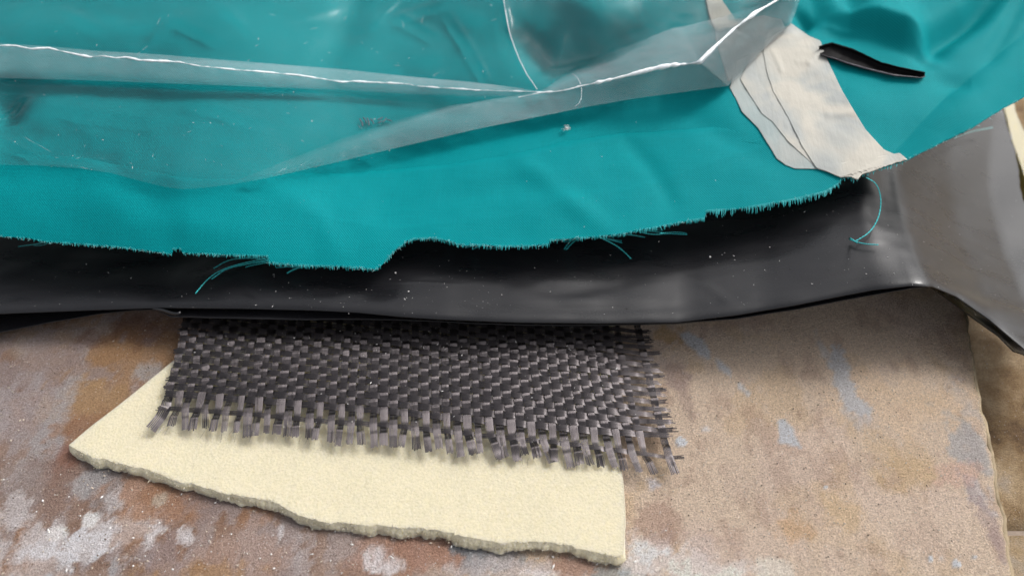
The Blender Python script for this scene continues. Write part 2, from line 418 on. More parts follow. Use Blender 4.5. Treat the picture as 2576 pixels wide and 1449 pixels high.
# ================================================================== SETTING: floor, lower tiles
EDGE = [(2405, 640), (2429, 787), (2453, 928), (2482, 1084), (2507, 1196), (2526, 1303), (2536, 1376), (2552, 1460), (2590, 1640), (2640, 1900)]
ED = at(np.array([p[0] for p in EDGE]), np.array([p[1] for p in EDGE]), flat(0.0))
def edge_x(y):
    o = np.argsort(ED[:, 1]); yy = ED[o, 1]; xx = ED[o, 0]
    k = (xx[-1] - xx[0]) / (yy[-1] - yy[0])
    return np.where(y > yy[-1], xx[-1] + (y - yy[-1]) * k, np.interp(y, yy, xx))
ZF = -1.15
fl = mesh('floor', [(-60, -40, ZF - .12), (60, -40, ZF - .12), (60, 70, ZF - .12), (-60, 70, ZF - .12)], [(0, 1, 2, 3)], [(0, 0), (1, 0), (1, 1), (0, 1)], False, [M_GROUT])
floor = link('floor', fl, kind='structure')
def floor_tile(x0, y0, x1, y1, seed):
    nx, ny = 60, 60
    X, Y = np.meshgrid(np.linspace(x0, x1, nx), np.linspace(y0, y1, ny))
    e = np.minimum(np.minimum(X - x0, x1 - X), np.minimum(Y - y0, y1 - Y))
    Z = ZF + 0.03 * fbm(X * .4, Y * .4, seed) - 0.12 * np.exp(-e / 0.12)
    co = np.stack([X, Y, Z], -1)
    # skirt
    r = .35
    X2 = X.copy(); me = mesh('floor_tile', co.reshape(-1, 3), gfaces(nx, ny), np.stack([X + seed, Y], -1).reshape(-1, 2), True, [M_FLOOR])
    t = link('floor_tile', me, floor); solid(t, 0.3); return t
gy = at(np.array([2560.]), np.array([1334.]), flat(ZF))[0]
floor_tile(-26, gy[1] + .05, 14.0, gy[1] + 32, 3); floor_tile(-26, gy[1] - 30, 14.0, gy[1] - .05, 5)
floor_tile(14.3, gy[1] + .05, 46, gy[1] + 32, 9); floor_tile(14.3, gy[1] - 30, 46, gy[1] - .05, 12)

# ================================================================== the loose stone tile under everything
def build_stone():
    nx, ny = 620, 430
    v = np.linspace(0, 1, ny); y = -9.5 + 25 * v ** 1.25
    xe = edge_x(y) + 0.05 * fbm(y * 2.2, y * 0, 61, 4) + 0.02 * fbm(y * 9, y * 0, 62, 2)
    u = np.linspace(0, 1, nx)
    X = -15 + (xe[:, None] + 15) * u[None]; Y = np.repeat(y[:, None], nx, 1)
    # dashes and stains of the photograph, given where they lie on the tile
    C = np.zeros((ny, nx, 3)); 
    sand = np.array([.50, .405, .315]); och = np.array([.33, .19, .095]); gry = np.array([.33, .275, .26])
    left = sstep(1.5, -4.5, X + 0.8 * fbm(X * .4, Y * .4, 71, 3))
    base = sand[None, None] * (1 - left[..., None]) + np.array([.345, .24, .19])[None, None] * left[..., None]
    def blend(A, col, m): return A * (1 - m[..., None]) + np.array(col)[None, None] * m[..., None]
    n1 = fbm(X * .55, Y * .55, 72, 5, .55); n2 = fbm(X * 1.1 + 5, Y * .9, 73, 5, .6); n3 = fbm(X * 2.6, Y * 1.6, 74, 5, .6)
    C = base
    C = blend(C, (.52, .42, .35), sstep(.02, .30, n1) * .6 * (1 - left))
    C = blend(C, (.47, .355, .23), sstep(.05, .32, n2) * .55 * (1 - left))
    C = blend(C, (.36, .19, .095), sstep(-.02, .25, n1) * .8 * left)
    C = blend(C, (.24, .14, .09), sstep(.08, .34, n2) * .65 * left)
    C = blend(C, (.40, .36, .37), sstep(.04, .30, n3 + .35 * n2) * .55 * left)
    C = blend(C, (.27, .165, .12), sstep(.10, .40, -n3) * .35)
    F = flat(0.0)
    relief = np.zeros_like(X)
    def blob(px, py, rx, ry, ang, col, s, soft=.35, nz=.55, seed=0, rel=0.0, fs=2.2):
        nonlocal C, relief
        fs = max(fs, 1.3 / min(rx, ry)) if fs < 6 else fs; soft = soft * .6; nz = nz * 1.25
        p = at(np.array([float(px)]), np.array([float(py)]), F)[0]
        dx, dy = X - p[0], Y - p[1]; c_, s_ = math.cos(ang), math.sin(ang)
        a = (dx * c_ + dy * s_) / rx; b_ = (-dx * s_ + dy * c_) / ry
        r0 = np.sqrt(a * a + b_ * b_); M = r0 < 1 + soft + nz * .9
        if not M.any(): return
        r = r0[M] + nz * fbm(X[M] * fs, Y[M] * fs * .9, 200 + seed, 5, .65)
        k = sstep(1 + soft, 1 - soft, r)
        C[M] = C[M] * (1 - (k * s)[:, None]) + np.array(col)[None] * (k * s)[:, None]; relief[M] += rel * k
    W = (.70, .68, .70); BL = (.42, .43, .46); OR = (.36, .185, .085); DK = (.14, .085, .06); GB = (.36, .37, .385)
    L = [  # left half
        (90, 850, 1.6, .5, 0, (.42, .34, .27), .5, .5, .8), (300, 905, 1.5, .75, .2, (.38, .22, .10), .85, .5, .7), (330, 830, 1.0, .4, .2, (.17, .075, .04), .6, .6, .8),
        (110, 930, 1.1, .9, 0, (.32, .265, .26), .7, .6, .9), (375, 935, .25, .3, 1.3, (.42, .42, .43), .7, .5, .5), (220, 1010, .9, .5, .2, (.43, .27, .13), .85, .5, .7),
        (40, 1050, .8, .7, .4, (.40, .36, .37), .6, .5, .9), (120, 1080, .25, 1.0, 0, (.40, .40, .42), .55, .6, .9), (230, 1075, .6, .4, .1, OR, .65, .5, .7),
        (165, 1150, .25, .4, 0, (.28, .10, .05), .6, .6, .8), (100, 1230, 1.0, .55, 0, (.26, .17, .135), .7, .6, .8), (240, 1200, .3, .35, .1, (.45, .45, .46), .7, .5, .6),
        (300, 1230, .55, .45, -.2, (.33, .32, .33), .6, .6, .9), (330, 1290, .35, .45, .3, W, .6, .5, .9), (60, 1210, .4, .8, 0, (.36, .32, .31), .4, .7, .9),
        (142, 1340, .19, .14, 0, (.95, .93, .90), .9, .25, .15), (226, 1308, .13, .17, .4, (.95, .93, .92), .85, .3, .3), (150, 1395, .65, .30, .4, (.74, .77, .83), .85, .4, .9),
        (55, 1400, .5, .45, .5, W, .65, .5, 1.0), (225, 1370, .38, .22, .4, W, .7, .5, .9), (290, 1350, .25, .3, .3, W, .6, .5, .9), (20, 1300, .3, .4, 0, W, .5, .6, 1.),
        (120, 1440, .25, .2, .2, BL, .6, .5, .7), (285, 1430, .09, .17, 0, BL, .7, .4, .4), (80, 1440, .5, .2, 0, OR, .5, .6, .8),
        (370, 1345, .22, .2, 0, W, .8, .5, .9), (460, 1345, .14, .16, 0, W, .8, .4, .8), (477, 1355, .1, .12, 0, W, .7, .4, .6), (380, 1306, .08, .15, -.4, W, .6, .4, .6),
        (400, 1240, .9, .45, -.3, (.40, .21, .11), .8, .5, .6), (400, 1255, .16, .14, 0, (.50, .42, .33), .8, .4, .4), (330, 1320, .3, .5, .1, (.42, .23, .12), .5, .6, .8),
        (590, 1245, .35, .10, .1, (.33, .35, .38), .8, .4, .5), (525, 1265, .35, .35, 0, (.30, .22, .20), .5, .5, .7), (750, 1275, .18, .10, 0, (.28, .30, .33), .8, .4, .5),
        (705, 1340, .05, .14, 0, W, .8, .4, .5), (760, 1400, .18, .4, .2, (.55, .51, .52), .5, .6, .9), (600, 1400, 1.0, .5, 0, (.47, .33, .27), .6, .6, .8),
        (500, 1445, .9, .2, 0, (.44, .26, .12), .7, .6, .7), (420, 1410, .3, .4, 0, (.35, .28, .28), .6, .5, .8), (900, 1440, .6, .25, .3, (.30, .17, .11), .7, .5, .6),
        (930, 1370, .3, .5, 0, (.40, .245, .185), .7, .6, .6), (960, 1410, .32, .32, 0, W, .8, .45, 1.0), (1080, 1380, .8, .35, -.1, (.36, .20, .14), .8, .5, .6),
        (1180, 1385, .35, .2, -.3, (.17, .18, .19), .85, .5, .7), (1240, 1395, .5, .3, -.2, (.25, .27, .29), .7, .5, .9), (1190, 1425, .2, .15, 0, (.20, .20, .21), .6, .5, .8),
        (1280, 1430, .8, .2, 0, (.50, .46, .46), .6, .5, .9), (1460, 1425, .5, .2, -.1, (.33, .20, .15), .8, .5, .7), (1350, 1440, .3, .1, 0, W, .5, .5, .9),
        (1540, 1440, .35, .15, 0, (.22, .26, .27), .7, .5, .7), (1600, 1430, .3, .2, 0, (.38, .42, .44), .6, .5, .8),
        # right half
        (1700, 1415, 1.1, .28, -.1, (.58, .53, .50), .8, .5, .9), (1620, 1380, .3, .35, 0, W, .55, .6, .9), (1790, 1445, .7, .2, -.2, (.64, .60, .55), .8, .4, .6),
        (1960, 1440, .3, .25, -.2, (.60, .56, .49), .8, .4, .6), (1660, 1330, .5, .4, .2, (.30, .19, .15), .55, .5, .8), (1760, 1370, .4, .4, .2, (.45, .38, .37), .4, .6, .8),
        (1690, 845, .3, .25, 0, (.40, .24, .06), .55, .6, .7), (1700, 940, .25, .35, 0, (.27, .20, .19), .6, .6, .7), (2170, 1040, .25, .35, .1, (.38, .36, .36), .5, .5, .8),
        (1722, 1000, .15, .5, .1, (.30, .22, .19), .5, .6, .8), (1690, 900, .8, .18, .1, (.56, .48, .42), .4, .6, .8),
        (2440, 1120, .35, .7, .1, (.30, .31, .33), .7, .5, .8), (2460, 1230, .25, .4, .1, (.36, .35, .38), .6, .5, .8), (2500, 1330, .16, .8, .1, (.27, .20, .20), .6, .5, .7),
        (2420, 1000, .2, .5, .1, (.40, .39, .40), .5, .6, .8), (2250, 1330, 1.2, .6, 0, (.54, .44, .36), .5, .6, .7), (1950, 1200, 1.0, .6, 0, (.42, .33, .27), .4, .6, .8),
        (2280, 1180, .5, .4, 0, (.46, .335, .19), .6, .6, .7), (2130, 1290, .4, .3, 0, (.47, .34, .18), .5, .6, .7), (2000, 1330, .3, .3, 0, (.45, .28, .14), .5, .6, .7),
        (2400, 1190, .5, .2, .2, (.47, .30, .24), .5, .6, .7), (2260, 1010, 1.2, .7, 0, (.56, .43, .30), .5, .6, .8)]
    for i, b in enumerate(L): blob(*b, seed=i)
    # three corners of the grey triangle and the small hardened drops
    def dab(pts, col, s_=.92, soft=.035, nz=.05, seed=0, rel=0.0):
        nonlocal C, relief
        w_ = at(np.array([p[0] for p in pts], float), np.array([p[1] for p in pts], float), F)[:, :2]
        c0 = w_.mean(0); r = np.abs(w_ - c0).max() + .2
        M = (np.abs(X - c0[0]) < r) & (np.abs(Y - c0[1]) < r)
        x, y = X[M], Y[M]; ins = np.zeros(x.shape, bool); k = len(w_)
        for i in range(k):
            (x1, y1), (x2, y2) = w_[i], w_[(i + 1) % k]
            cr = ((y1 > y) != (y2 > y)) & (x < (x2 - x1) * (y - y1) / (y2 - y1 + 1e-12) + x1); ins ^= cr
        d, _ = seg_dist(x, y, [tuple(p) for p in w_] + [tuple(w_[0])]); d = np.where(ins, d, -d)
        kk = sstep(-soft, soft, d + nz * fbm(x * 7, y * 7, 300 + seed, 4, .65))
        streak = 1 + .14 * fbm(x * 16 + y * 5, y * 2, 320 + seed, 3)
        m = (kk * s_)[:, None]
        C[M] = C[M] * (1 - m) + np.array(col)[None] * streak[:, None] * m; relief[M] = relief[M] * (1 - kk * .5) + rel * kk
    GR = (.43, .45, .48)
    dab([(1712, 842), (1735, 834), (1768, 855), (1788, 888), (1786, 904), (1760, 893), (1735, 872)], GR, seed=1, rel=.01)
    dab([(1798, 903), (1815, 907), (1842, 935), (1838, 946), (1815, 936)], GR, .85, seed=2); dab([(1848, 958), (1865, 963), (1888, 988), (1880, 993), (1858, 979)], GR, .75, nz=.09, seed=3)
    dab([(2093, 866), (2112, 870), (2136, 920), (2152, 985), (2192, 1028), (2186, 1042), (2130, 1034), (2110, 1000), (2084, 900)], (.40, .415, .44), .85, .06, .13, 4)
    dab([(2053, 838), (2064, 858), (2092, 885), (2078, 905), (2058, 872)], (.46, .46, .47), .6, .07, .12, 5)
    dab([(2120, 1030), (2160, 1035), (2200, 1050), (2170, 1075), (2135, 1062)], (.42, .41, .42), .55, .08, .16, 6)
    dab([(1957, 1056), (1975, 1053), (1996, 1080), (2017, 1128), (1990, 1120), (1960, 1112)], GR, .95, .025, .03, 7, .012)
    dab([(1620, 1205), (1640, 1200), (1660, 1218), (1640, 1228)], (.44, .45, .50), .7, .06, .08, 8)
    dab([(1765, 1078), (1780, 1074), (1790, 1082), (1770, 1086)], (.55, .55, .57), .7, .03, .05, 9)
    dab([(2360, 1400), (2371, 1395), (2375, 1404), (2364, 1408)], (.55, .55, .57), .5, .03, .04, 10)
    for q, (px, py, r) in enumerate([(1713, 1111, .125), (2408, 1418, .085), (2452, 1400, .055), (2343, 1405, .05), (2080, 1225, .04)]):
        blob(px, py, r, r * .9, 0, (.50, .53, .57), .95, .12, .12, 100 + q, rel=.035, fs=6)
    relief = relief + .028 * fbm(X * 1.3, Y * 1.3, 81, 4) + .020 * fbm(X * 5, Y * 5, 82, 3, .6) + 0.010 * fbm(X * 14, Y * 14, 83, 2)
    e = xe[:, None] - X
    relief = relief - .06 * np.exp(-e / .10) * (1 + 1.2 * fbm(X * 3, Y * 3, 84, 3)) 
    C = blend(C, (.52, .43, .29), np.exp(-e / .04) * .6)
    C = C + (C.mean(-1, keepdims=True) - C) * (.02 + .06 * left[..., None])
    C = np.clip(C * (1.56 - .38 * left[..., None]), 0, .9)
    Z = relief - .02
    co = np.stack([X, Y, Z], -1)
    me = mesh('stone_tile', co.reshape(-1, 3), gfaces(nx, ny), np.stack([X, Y], -1).reshape(-1, 2), True, [M_TILE], col={'stain': C.reshape(-1, 3)})
    root = empty('stone_tile', 'sand and rust coloured rough stone tile smeared with grey dabs, under the foam', 'tile')
    link('tile_face', me, root)
    # broken body below the glaze, seen along the right edge
    lv = [0.0, -.06, -.25, -.6, -1.02]; out = [0.0, .045, .03, -.02, -.05]
    V = []
    for k, (dz, ox) in enumerate(zip(lv, out)):
        V.append(np.stack([xe + ox + .03 * fbm(y * 3, y * 0 + k, 85, 3) * (k > 0) - .002 * (k == 0), y, (Z[:, -1] if k == 0 else 0 * y) + dz], -1))
    V = np.array(V)
    me2 = mesh('tile_body', V.reshape(-1, 3), gfaces(ny, len(lv)), None, True, [M_TILE_EDGE]); link('tile_side', me2, root)
    bt = mesh('tile_underside', [(-15, -9.5, -1.02), (float(xe[0]) - .05, -9.5, -1.02), (float(xe[-1]) - .05, 15.5, -1.02), (-15, 15.5, -1.02)], [(3, 2, 1, 0)], None, False, [M_TILE_EDGE])
    link('tile_underside', bt, root)
build_stone()

# ================================================================== foam sheet
def build_foam():
    root = empty('foam_sheet', 'cream yellow foam sheet with a torn front edge, under the black woven cloth', 'foam sheet')
    B = [(173, 1119), (200, 1136), (233, 1150), (300, 1166), (367, 1179), (410, 1193), (440, 1210), (483, 1217), (567, 1240), (643, 1250), (700, 1264), (723, 1283), (800, 1310), (859, 1316), (959, 1322), (1059, 1328), (1125, 1338), (1192, 1354), (1259, 1364), (1359, 1361), (1425, 1371), (1492, 1387), (1552, 1399), (1568, 1393)]
    T = [(173, 1119), (215, 1083), (300, 1018), (400, 937), (440, 904), (520, 838), (600, 772), (800, 740), (1541, 740), (1543, 745)]
    R = [(1568, 1393), (1573, 1300), (1567, 1200), (1553, 1130), (1545, 960), (1541, 740)]
    zt = 0.21
    F = flat(zt)
    nu, nv = 420, 150
    s = np.linspace(0, 1, nu)
    b = poly_at(B, s); 
    b[:, 1] += 4.0 * fbm(b[:, 0] / 22, b[:, 0] * 0, 91, 5, .7) * sstep(0, .02, s) * sstep(1, .98, s)
    # top line resampled so that columns stay upright
    tx = np.clip(b[:, 0] + 0, 173, 1541); t = np.stack([tx, np.interp(tx, [p[0] for p in T[:9]], [p[1] for p in T[:9]])], -1)
    v = np.linspace(0, 1, nv)
    # right border bulge
    P = b[None] * (1 - v[:, None, None]) + t[None] * v[:, None, None]
    ys = P[:, -1, 1]; o_ = np.interp(ys[::-1], [p[1] for p in R][::-1], [p[0] for p in R][::-1])[::-1] - P[:, -1, 0]
    P[..., 0] += o_[:, None] * sstep(.85, 1, s)[None]
    W = at(P[..., 0], P[..., 1], F)
    W[..., 2] += .012 * fbm(W[..., 0] * 1.2, W[..., 1] * 1.2, 92, 3) + .004 * fbm(W[..., 0] * 9, W[..., 1] * 9, 93, 2)
    # rounded shoulders near the torn edges
    ring = lambda A: np.concatenate([A[0, :], A[1:, -1], A[-1, ::-1][1:], A[::-1, 0][1:-1]], 0)
    me = sheet('foam_face', W, [M_FOAM]); link('top_face', me, root)
    r = ring(W); c = np.array([1.0, -2.0, 0]); nxt = np.roll(r, -1, 0) - np.roll(r, 1, 0); nrm = np.stack([nxt[:, 1], -nxt[:, 0]], -1)
    nrm /= np.linalg.norm(nrm, axis=1)[:, None] + 1e-6
    k = 9
    for _ in range(3): nrm = (nrm + np.roll(nrm, 1, 0) + np.roll(nrm, -1, 0)) / 3
    rows = []; zs = np.linspace(0, 1, k)
    for i, q in enumerate(zs):
        off = 0.065 * math.sin(min(1, q * 1.5) * math.pi * .5) + 0.06 * fbm(r[:, 0] * 3.5 + 9, r[:, 1] * 2.2 + q * 1.1, 94, 4, .6) * math.sin(q * math.pi * .5)
        front = np.clip(-nrm[:, 1], 0, 1)
        off = off * (0.3 + 0.9 * front)
        rr = r.copy(); rr[:, :2] += nrm * off[:, None]; rr[:, 2] = r[:, 2] * (1 - q) + 0.015 * q
        rows.append(rr)
    V = np.array(rows); m_ = V.shape[1]; idx = np.arange(k * m_).reshape(k, m_)
    j = np.roll(idx, -1, 1); Fc = np.stack([idx[:-1], idx[1:], j[1:], j[:-1]], -1).reshape(-1, 4)
    link('torn_side', mesh('foam_side', V.reshape(-1, 3), Fc, None, True, [M_FOAM]), root)
    # crumbs along the torn edge
    a = Acc()
    nb = nu
    for q in range(3600):
        i = rng.integers(3, nb - 3); zz = rng.random() ** 1.6 * .95
        p = V[int(zz * (k - 1)), i] + rng.normal(0, .012, 3)
        s_ = .005 + .010 * rng.random() ** 2
        v8 = p + s_ * rng.normal(0, 1, (4, 3)); a.add(v8, np.array([[0, 1, 2, 2], [0, 1, 3, 3], [1, 2, 3, 3], [0, 2, 3, 3]]))
    v_, f_ = np.concatenate(a.v), np.concatenate(a.f)[:, :3]
    cr = link('foam_crumbs', mesh('foam_crumbs', v_, f_, None, False, [M_FOAM]), root, kind='stuff')
build_foam()
# a second foam offcut lying low beyond the film, out of focus
def build_offcut():
    root = empty('foam_offcut', 'pale cream foam offcut standing beyond the right edge of the black film', 'foam sheet')
    zt = -0.45
    inner = [(2500, 180), (2530, 285), (2545, 350), (2576, 440), (2640, 560), (2720, 720)]
    outer = [(2535, 150), (2556, 285), (2590, 360), (2650, 430), (2740, 540), (2860, 700)]
    s = np.linspace(0, 1, 60)
    a = poly_at(inner, s); b = poly_at(outer, s)
    A = at(a[:, 0], a[:, 1], flat(zt)); Bq = at(b[:, 0], b[:, 1], flat(zt))
    v = np.linspace(0, 1, 14)[:, None, None]; W = A[None] * (1 - v) + Bq[None] * v
    W[..., 2] += .03 * fbm(W[..., 0], W[..., 1], 95, 3)
    link('top_face', sheet('offcut_top', W, [M_FOAM]), root)
    ring = np.concatenate([W[0], W[1:, -1], W[-1, ::-1][1:], W[::-1, 0][1:-1]], 0)
    lo = ring.copy(); lo[:, 2] = ZF + .05; V = np.array([ring, (ring + lo) / 2, lo]); m_ = len(ring)
    idx = np.arange(3 * m_).reshape(3, m_); j = np.roll(idx, -1, 1)
    link('cut_side', mesh('offcut_side', V.reshape(-1, 3), np.stack([idx[:-1], idx[1:], j[1:], j[:-1]], -1).reshape(-1, 4), None, True, [simple('foam_cut', (.55, .45, .16), .85, .2, .3, 10)]), root)
build_offcut()

# ================================================================== carbon cloth: every tow its own ribbon
def build_carbon():
    root = empty('carbon_cloth', 'black woven carbon fibre cloth with frayed ends, lying over the cream foam', 'woven cloth')
    NR, NC = 19, 47
    # guide mapping: s across 0..1, i row number from the front
    def row_y(i, s):
        r0 = np.interp(s, [0, .5, .8, 1], [1026, 1076, 1115, 1150]); r1 = np.interp(s, [0, .5, .8, 1], [988, 1038, 1075, 1096])
        i = np.asarray(i, float)
        up = r1 - (18.6 * (i - 1) - 0.16 * (i - 1) ** 2 * 1.0) * np.interp(s, [0, .5, 1], [1.0, 1.0, .97])
        return np.where(i < 0, r0 - 34 * i, np.where(i < 1, r0 + (r1 - r0) * i, up))
    def col_x(s, py):
        t = (py - 820) / 300.0
        xl = 468 - 74 * np.clip(t, -2, 3); xr = 1604 + 62 * t + 8 * t * t
        return xl + (xr - xl) * s
    sj = (np.arange(NC - 1)) / (NC - 2) * 0.952; sj = np.r_[sj, 1.0]
    sj = sj + np.r_[0, rng.normal(0, .0018, NC - 2), 0]
    i_jit = rng.normal(0, .05, NR); i_jit[0] = 0
    def P(s, i, lift=0.0):
        s = np.asarray(s, float); i = np.asarray(i, float)
        y0 = row_y(i, s)
        y0 = y0 + 2.2 * fbm(s * 9, i * .25, 101, 2); x0 = col_x(s, y0) + 3.0 * fbm(s * 14, i * .35, 102, 2)
        return at(x0, y0, H_carbon, 10, .8, lift)
    A = .022
    loose = lambda s, i: sstep(.86, .97, s)      # right part is open and unravelling
    # --- warp strands (running away from the camera)
    lanes = 6
    for j in range(NC):
        s0 = sj[j]; par = j % 2
        wpx = 20.0 if j not in (0,) else 15; wid = (0.138 + rng.normal(0, .012)) * (1.0 if j < NC - 7 else .95)
        if j in (8, 21, 28, 33): wid *= 1.18
        iend = -1.25 - rng.random() * .45
        if j == 0: iend = -1.6
        if j == NC - 1: iend = -1.2
        ii = np.arange(NR + 1.5, iend, -0.08); nrow = len(ii)
        wob = rng.normal(0, .0016); bend = rng.normal(0, .002) + (-.012 if j == 0 else 0) + (.004 if j > 24 else 0)
        tail = np.clip(-ii, 0, 3)
        ss = s0 + wob * np.sin(ii * .7 + j) + bend * tail
        C = P(ss, ii)
        t0_ = 0; ph = np.cos(np.pi * (ii + par)); sq = np.sign(ph) * np.abs(ph) ** .5 + .35 * np.sin(np.pi * (ii + par)) * np.sign(ph) * -0.0
        t_ = ((ii + par + 1) % 2) - 1; tsl = rng.normal(-.10, .15)
        z = np.interp(t_, [-1, -.64, -.48, 0.0, .42, .58, 1], [-A, -.022, -.011, .0225, .0305, -.004, -A])
        z = np.where(ii < -.45, z * np.exp(-(-.45 - ii) * 2) + tsl * .16 * (-.45 - ii) - .02 * (-.45 - ii), z)
        if 27 < j < 43 and j % 2 == 1: z = z + .035 * np.exp(-((ii + .45) / .45) ** 2)
        tg = np.gradient(C, axis=0); tg /= np.linalg.norm(tg, axis=1)[:, None]
        side = np.stack([-tg[:, 1], tg[:, 0], 0 * tg[:, 0]], -1); side /= np.linalg.norm(side, axis=1)[:, None]
        side = -side
        V, F, UV = [], [], []; base = 0
        order = np.linspace(-.5, .5, lanes + 1)
        split = rng.random() < .3; endlen = rng.normal(0, .05, lanes)
        twist = (.9 if j == 0 else 0) * sstep(1.5, -.5, ii)
        pinch = 1 + .05 * ph
        for l in range(lanes):
            a_, b_ = order[l], order[l + 1]
            gap = .0005 if rng.random() < .75 else .007
            spread = (1 + tail * (.12 if split else .0) * 1.0)
            dz = rng.normal(0, .0012) + (rng.normal(0, .010) * tail if split else 0)
            lo = (a_ * spread * wid * pinch + gap * .5); hi = (b_ * spread * wid * pinch - gap * .5)
            crown = lambda q: .004 * (1 - (q * 2) ** 2)
            p0 = C + side * lo[:, None]; p1 = C + side * hi[:, None]
            p0[:, 2] += z + crown(a_) + dz + twist * lo; p1[:, 2] += z + crown(b_) + dz + twist * hi
            jag = .003 * fbm(ii * 3 + l * 7, ii * 0 + j, 103, 2)
            p0[:, 2] += jag
            n_ = nrow - int(rng.random() * 1.6)
            Vl = np.stack([p0[:n_], p1[:n_]], 1).reshape(-1, 3)
            q = np.arange(n_ - 1) * 2
            F.append(np.stack([q, q + 1, q + 3, q + 2], -1) + base); V.append(Vl); base += len(Vl)
            uu = np.stack([np.full(n_, a_ * .5 + j), np.full(n_, b_ * .5 + j)], 1); vv = np.repeat(ii[:n_, None] * .13, 2, 1)
            UV.append(np.stack([uu, vv], -1).reshape(-1, 2))
        me = mesh('warp_strand', np.concatenate(V), np.concatenate(F)[:, ::-1].copy(), np.concatenate(UV), True, [M_CARBON])
        link('warp_strand', me, root)
    # --- weft strands (running across)
    for i in range(NR):
        io = i + i_jit[i]
        s_end = 1.03 + rng.normal(0, .004) if i else 1.035
        s_beg = -.012 + rng.normal(0, .004) if i else -.035
        if i in (0, 2): s_beg = -.02
        ss = np.arange(s_beg, s_end, .0213 / 9)
        ic = io + .05 * fbm(ss * 7, ss * 0 + i, 104, 3) + (.10 * np.sin(i * 2.1) * sstep(.9, 1.0, ss) if i else 0)
        C = P(ss, ic)
        jf = np.interp(ss, sj, np.arange(NC), left=None, right=None)
        jf = np.where(ss < sj[0], (ss - sj[0]) / .0207, jf); jf = np.where(ss > sj[-1], NC - 1 + (ss - sj[-1]) / .0207 * .5, jf)
        par = i % 2
        ph = -np.cos(np.pi * (jf + par)); sq = np.sign(ph) * np.abs(ph) ** .5
        z = A * .45 * sq - .002
        tg = np.gradient(C, axis=0); tg /= np.linalg.norm(tg, axis=1)[:, None]
        side = np.stack([-tg[:, 1], tg[:, 0], 0 * tg[:, 0]], -1)
        wid = (.140 + rng.normal(0, .006)) * (1 if i else .8)
        wl = wid * (1 - .26 * sstep(.92, .99, ss))
        V, F, UV = [], [], []; base = 0; lanes2 = 5; order = np.linspace(-.5, .5, lanes2 + 1)
        for l in range(lanes2):
            a_, b_ = order[l], order[l + 1]; gap = .0005 if rng.random() < .75 else .006
            lo = a_ * wl + gap * .5; hi = b_ * wl - gap * .5
            dz = rng.normal(0, .001)
            p0 = C + side * lo[:, None]; p1 = C + side * hi[:, None]
            p0[:, 2] += z + .003 * (1 - (a_ * 2) ** 2) + dz; p1[:, 2] += z + .003 * (1 - (b_ * 2) ** 2) + dz
            n_ = len(ss) - int(rng.random() * 6); st = int(rng.random() * 4)
            Vl = np.stack([p0[st:n_], p1[st:n_]], 1).reshape(-1, 3); m_ = n_ - st
            q = np.arange(m_ - 1) * 2
            F.append(np.stack([q, q + 2, q + 3, q + 1], -1)[:, ::-1] + base); V.append(Vl); base += len(Vl)
            UV.append(np.stack([np.stack([np.full(m_, a_ * .5 + i), np.full(m_, b_ * .5 + i)], 1), np.repeat(ss[st:n_, None] * 7.5, 2, 1)], -1).reshape(-1, 2))
        me = mesh('weft_strand', np.concatenate(V), np.concatenate(F)[:, ::-1].copy(), np.concatenate(UV), True, [M_CARBON])
        link('weft_strand', me, root)
    # loose filaments and broken fibre
    a = Acc()
    for q in range(150):
        s = rng.random(); i = rng.random() * 15
        p = P(np.array([s]), np.array([i]))[0]; p[2] += .05
        d = rng.normal(0, 1, 3) * [.06, .06, .02]; c = rng.normal(0, .012, 3)
        t = np.linspace(0, 1, 5)[:, None]; a.add(*tube_geo(p + d * t + c * np.sin(t * 3), .0022, 3))
    for q in range(60):
        j = rng.integers(0, NC); i = -1.0 - rng.random() * .5
        p = P(np.array([sj[j] + rng.normal(0, .007)]), np.array([i]))[0]; d = np.array([rng.normal(0, .03), -.10 - .1 * rng.random(), rng.normal(0, .02)])
        t = np.linspace(0, 1, 5)[:, None]; a.add(*tube_geo(p + d * t, .0022, 3))
    link('loose_filaments', a.build('loose_filaments', [M_CARBON]), root, kind='stuff')
build_carbon()

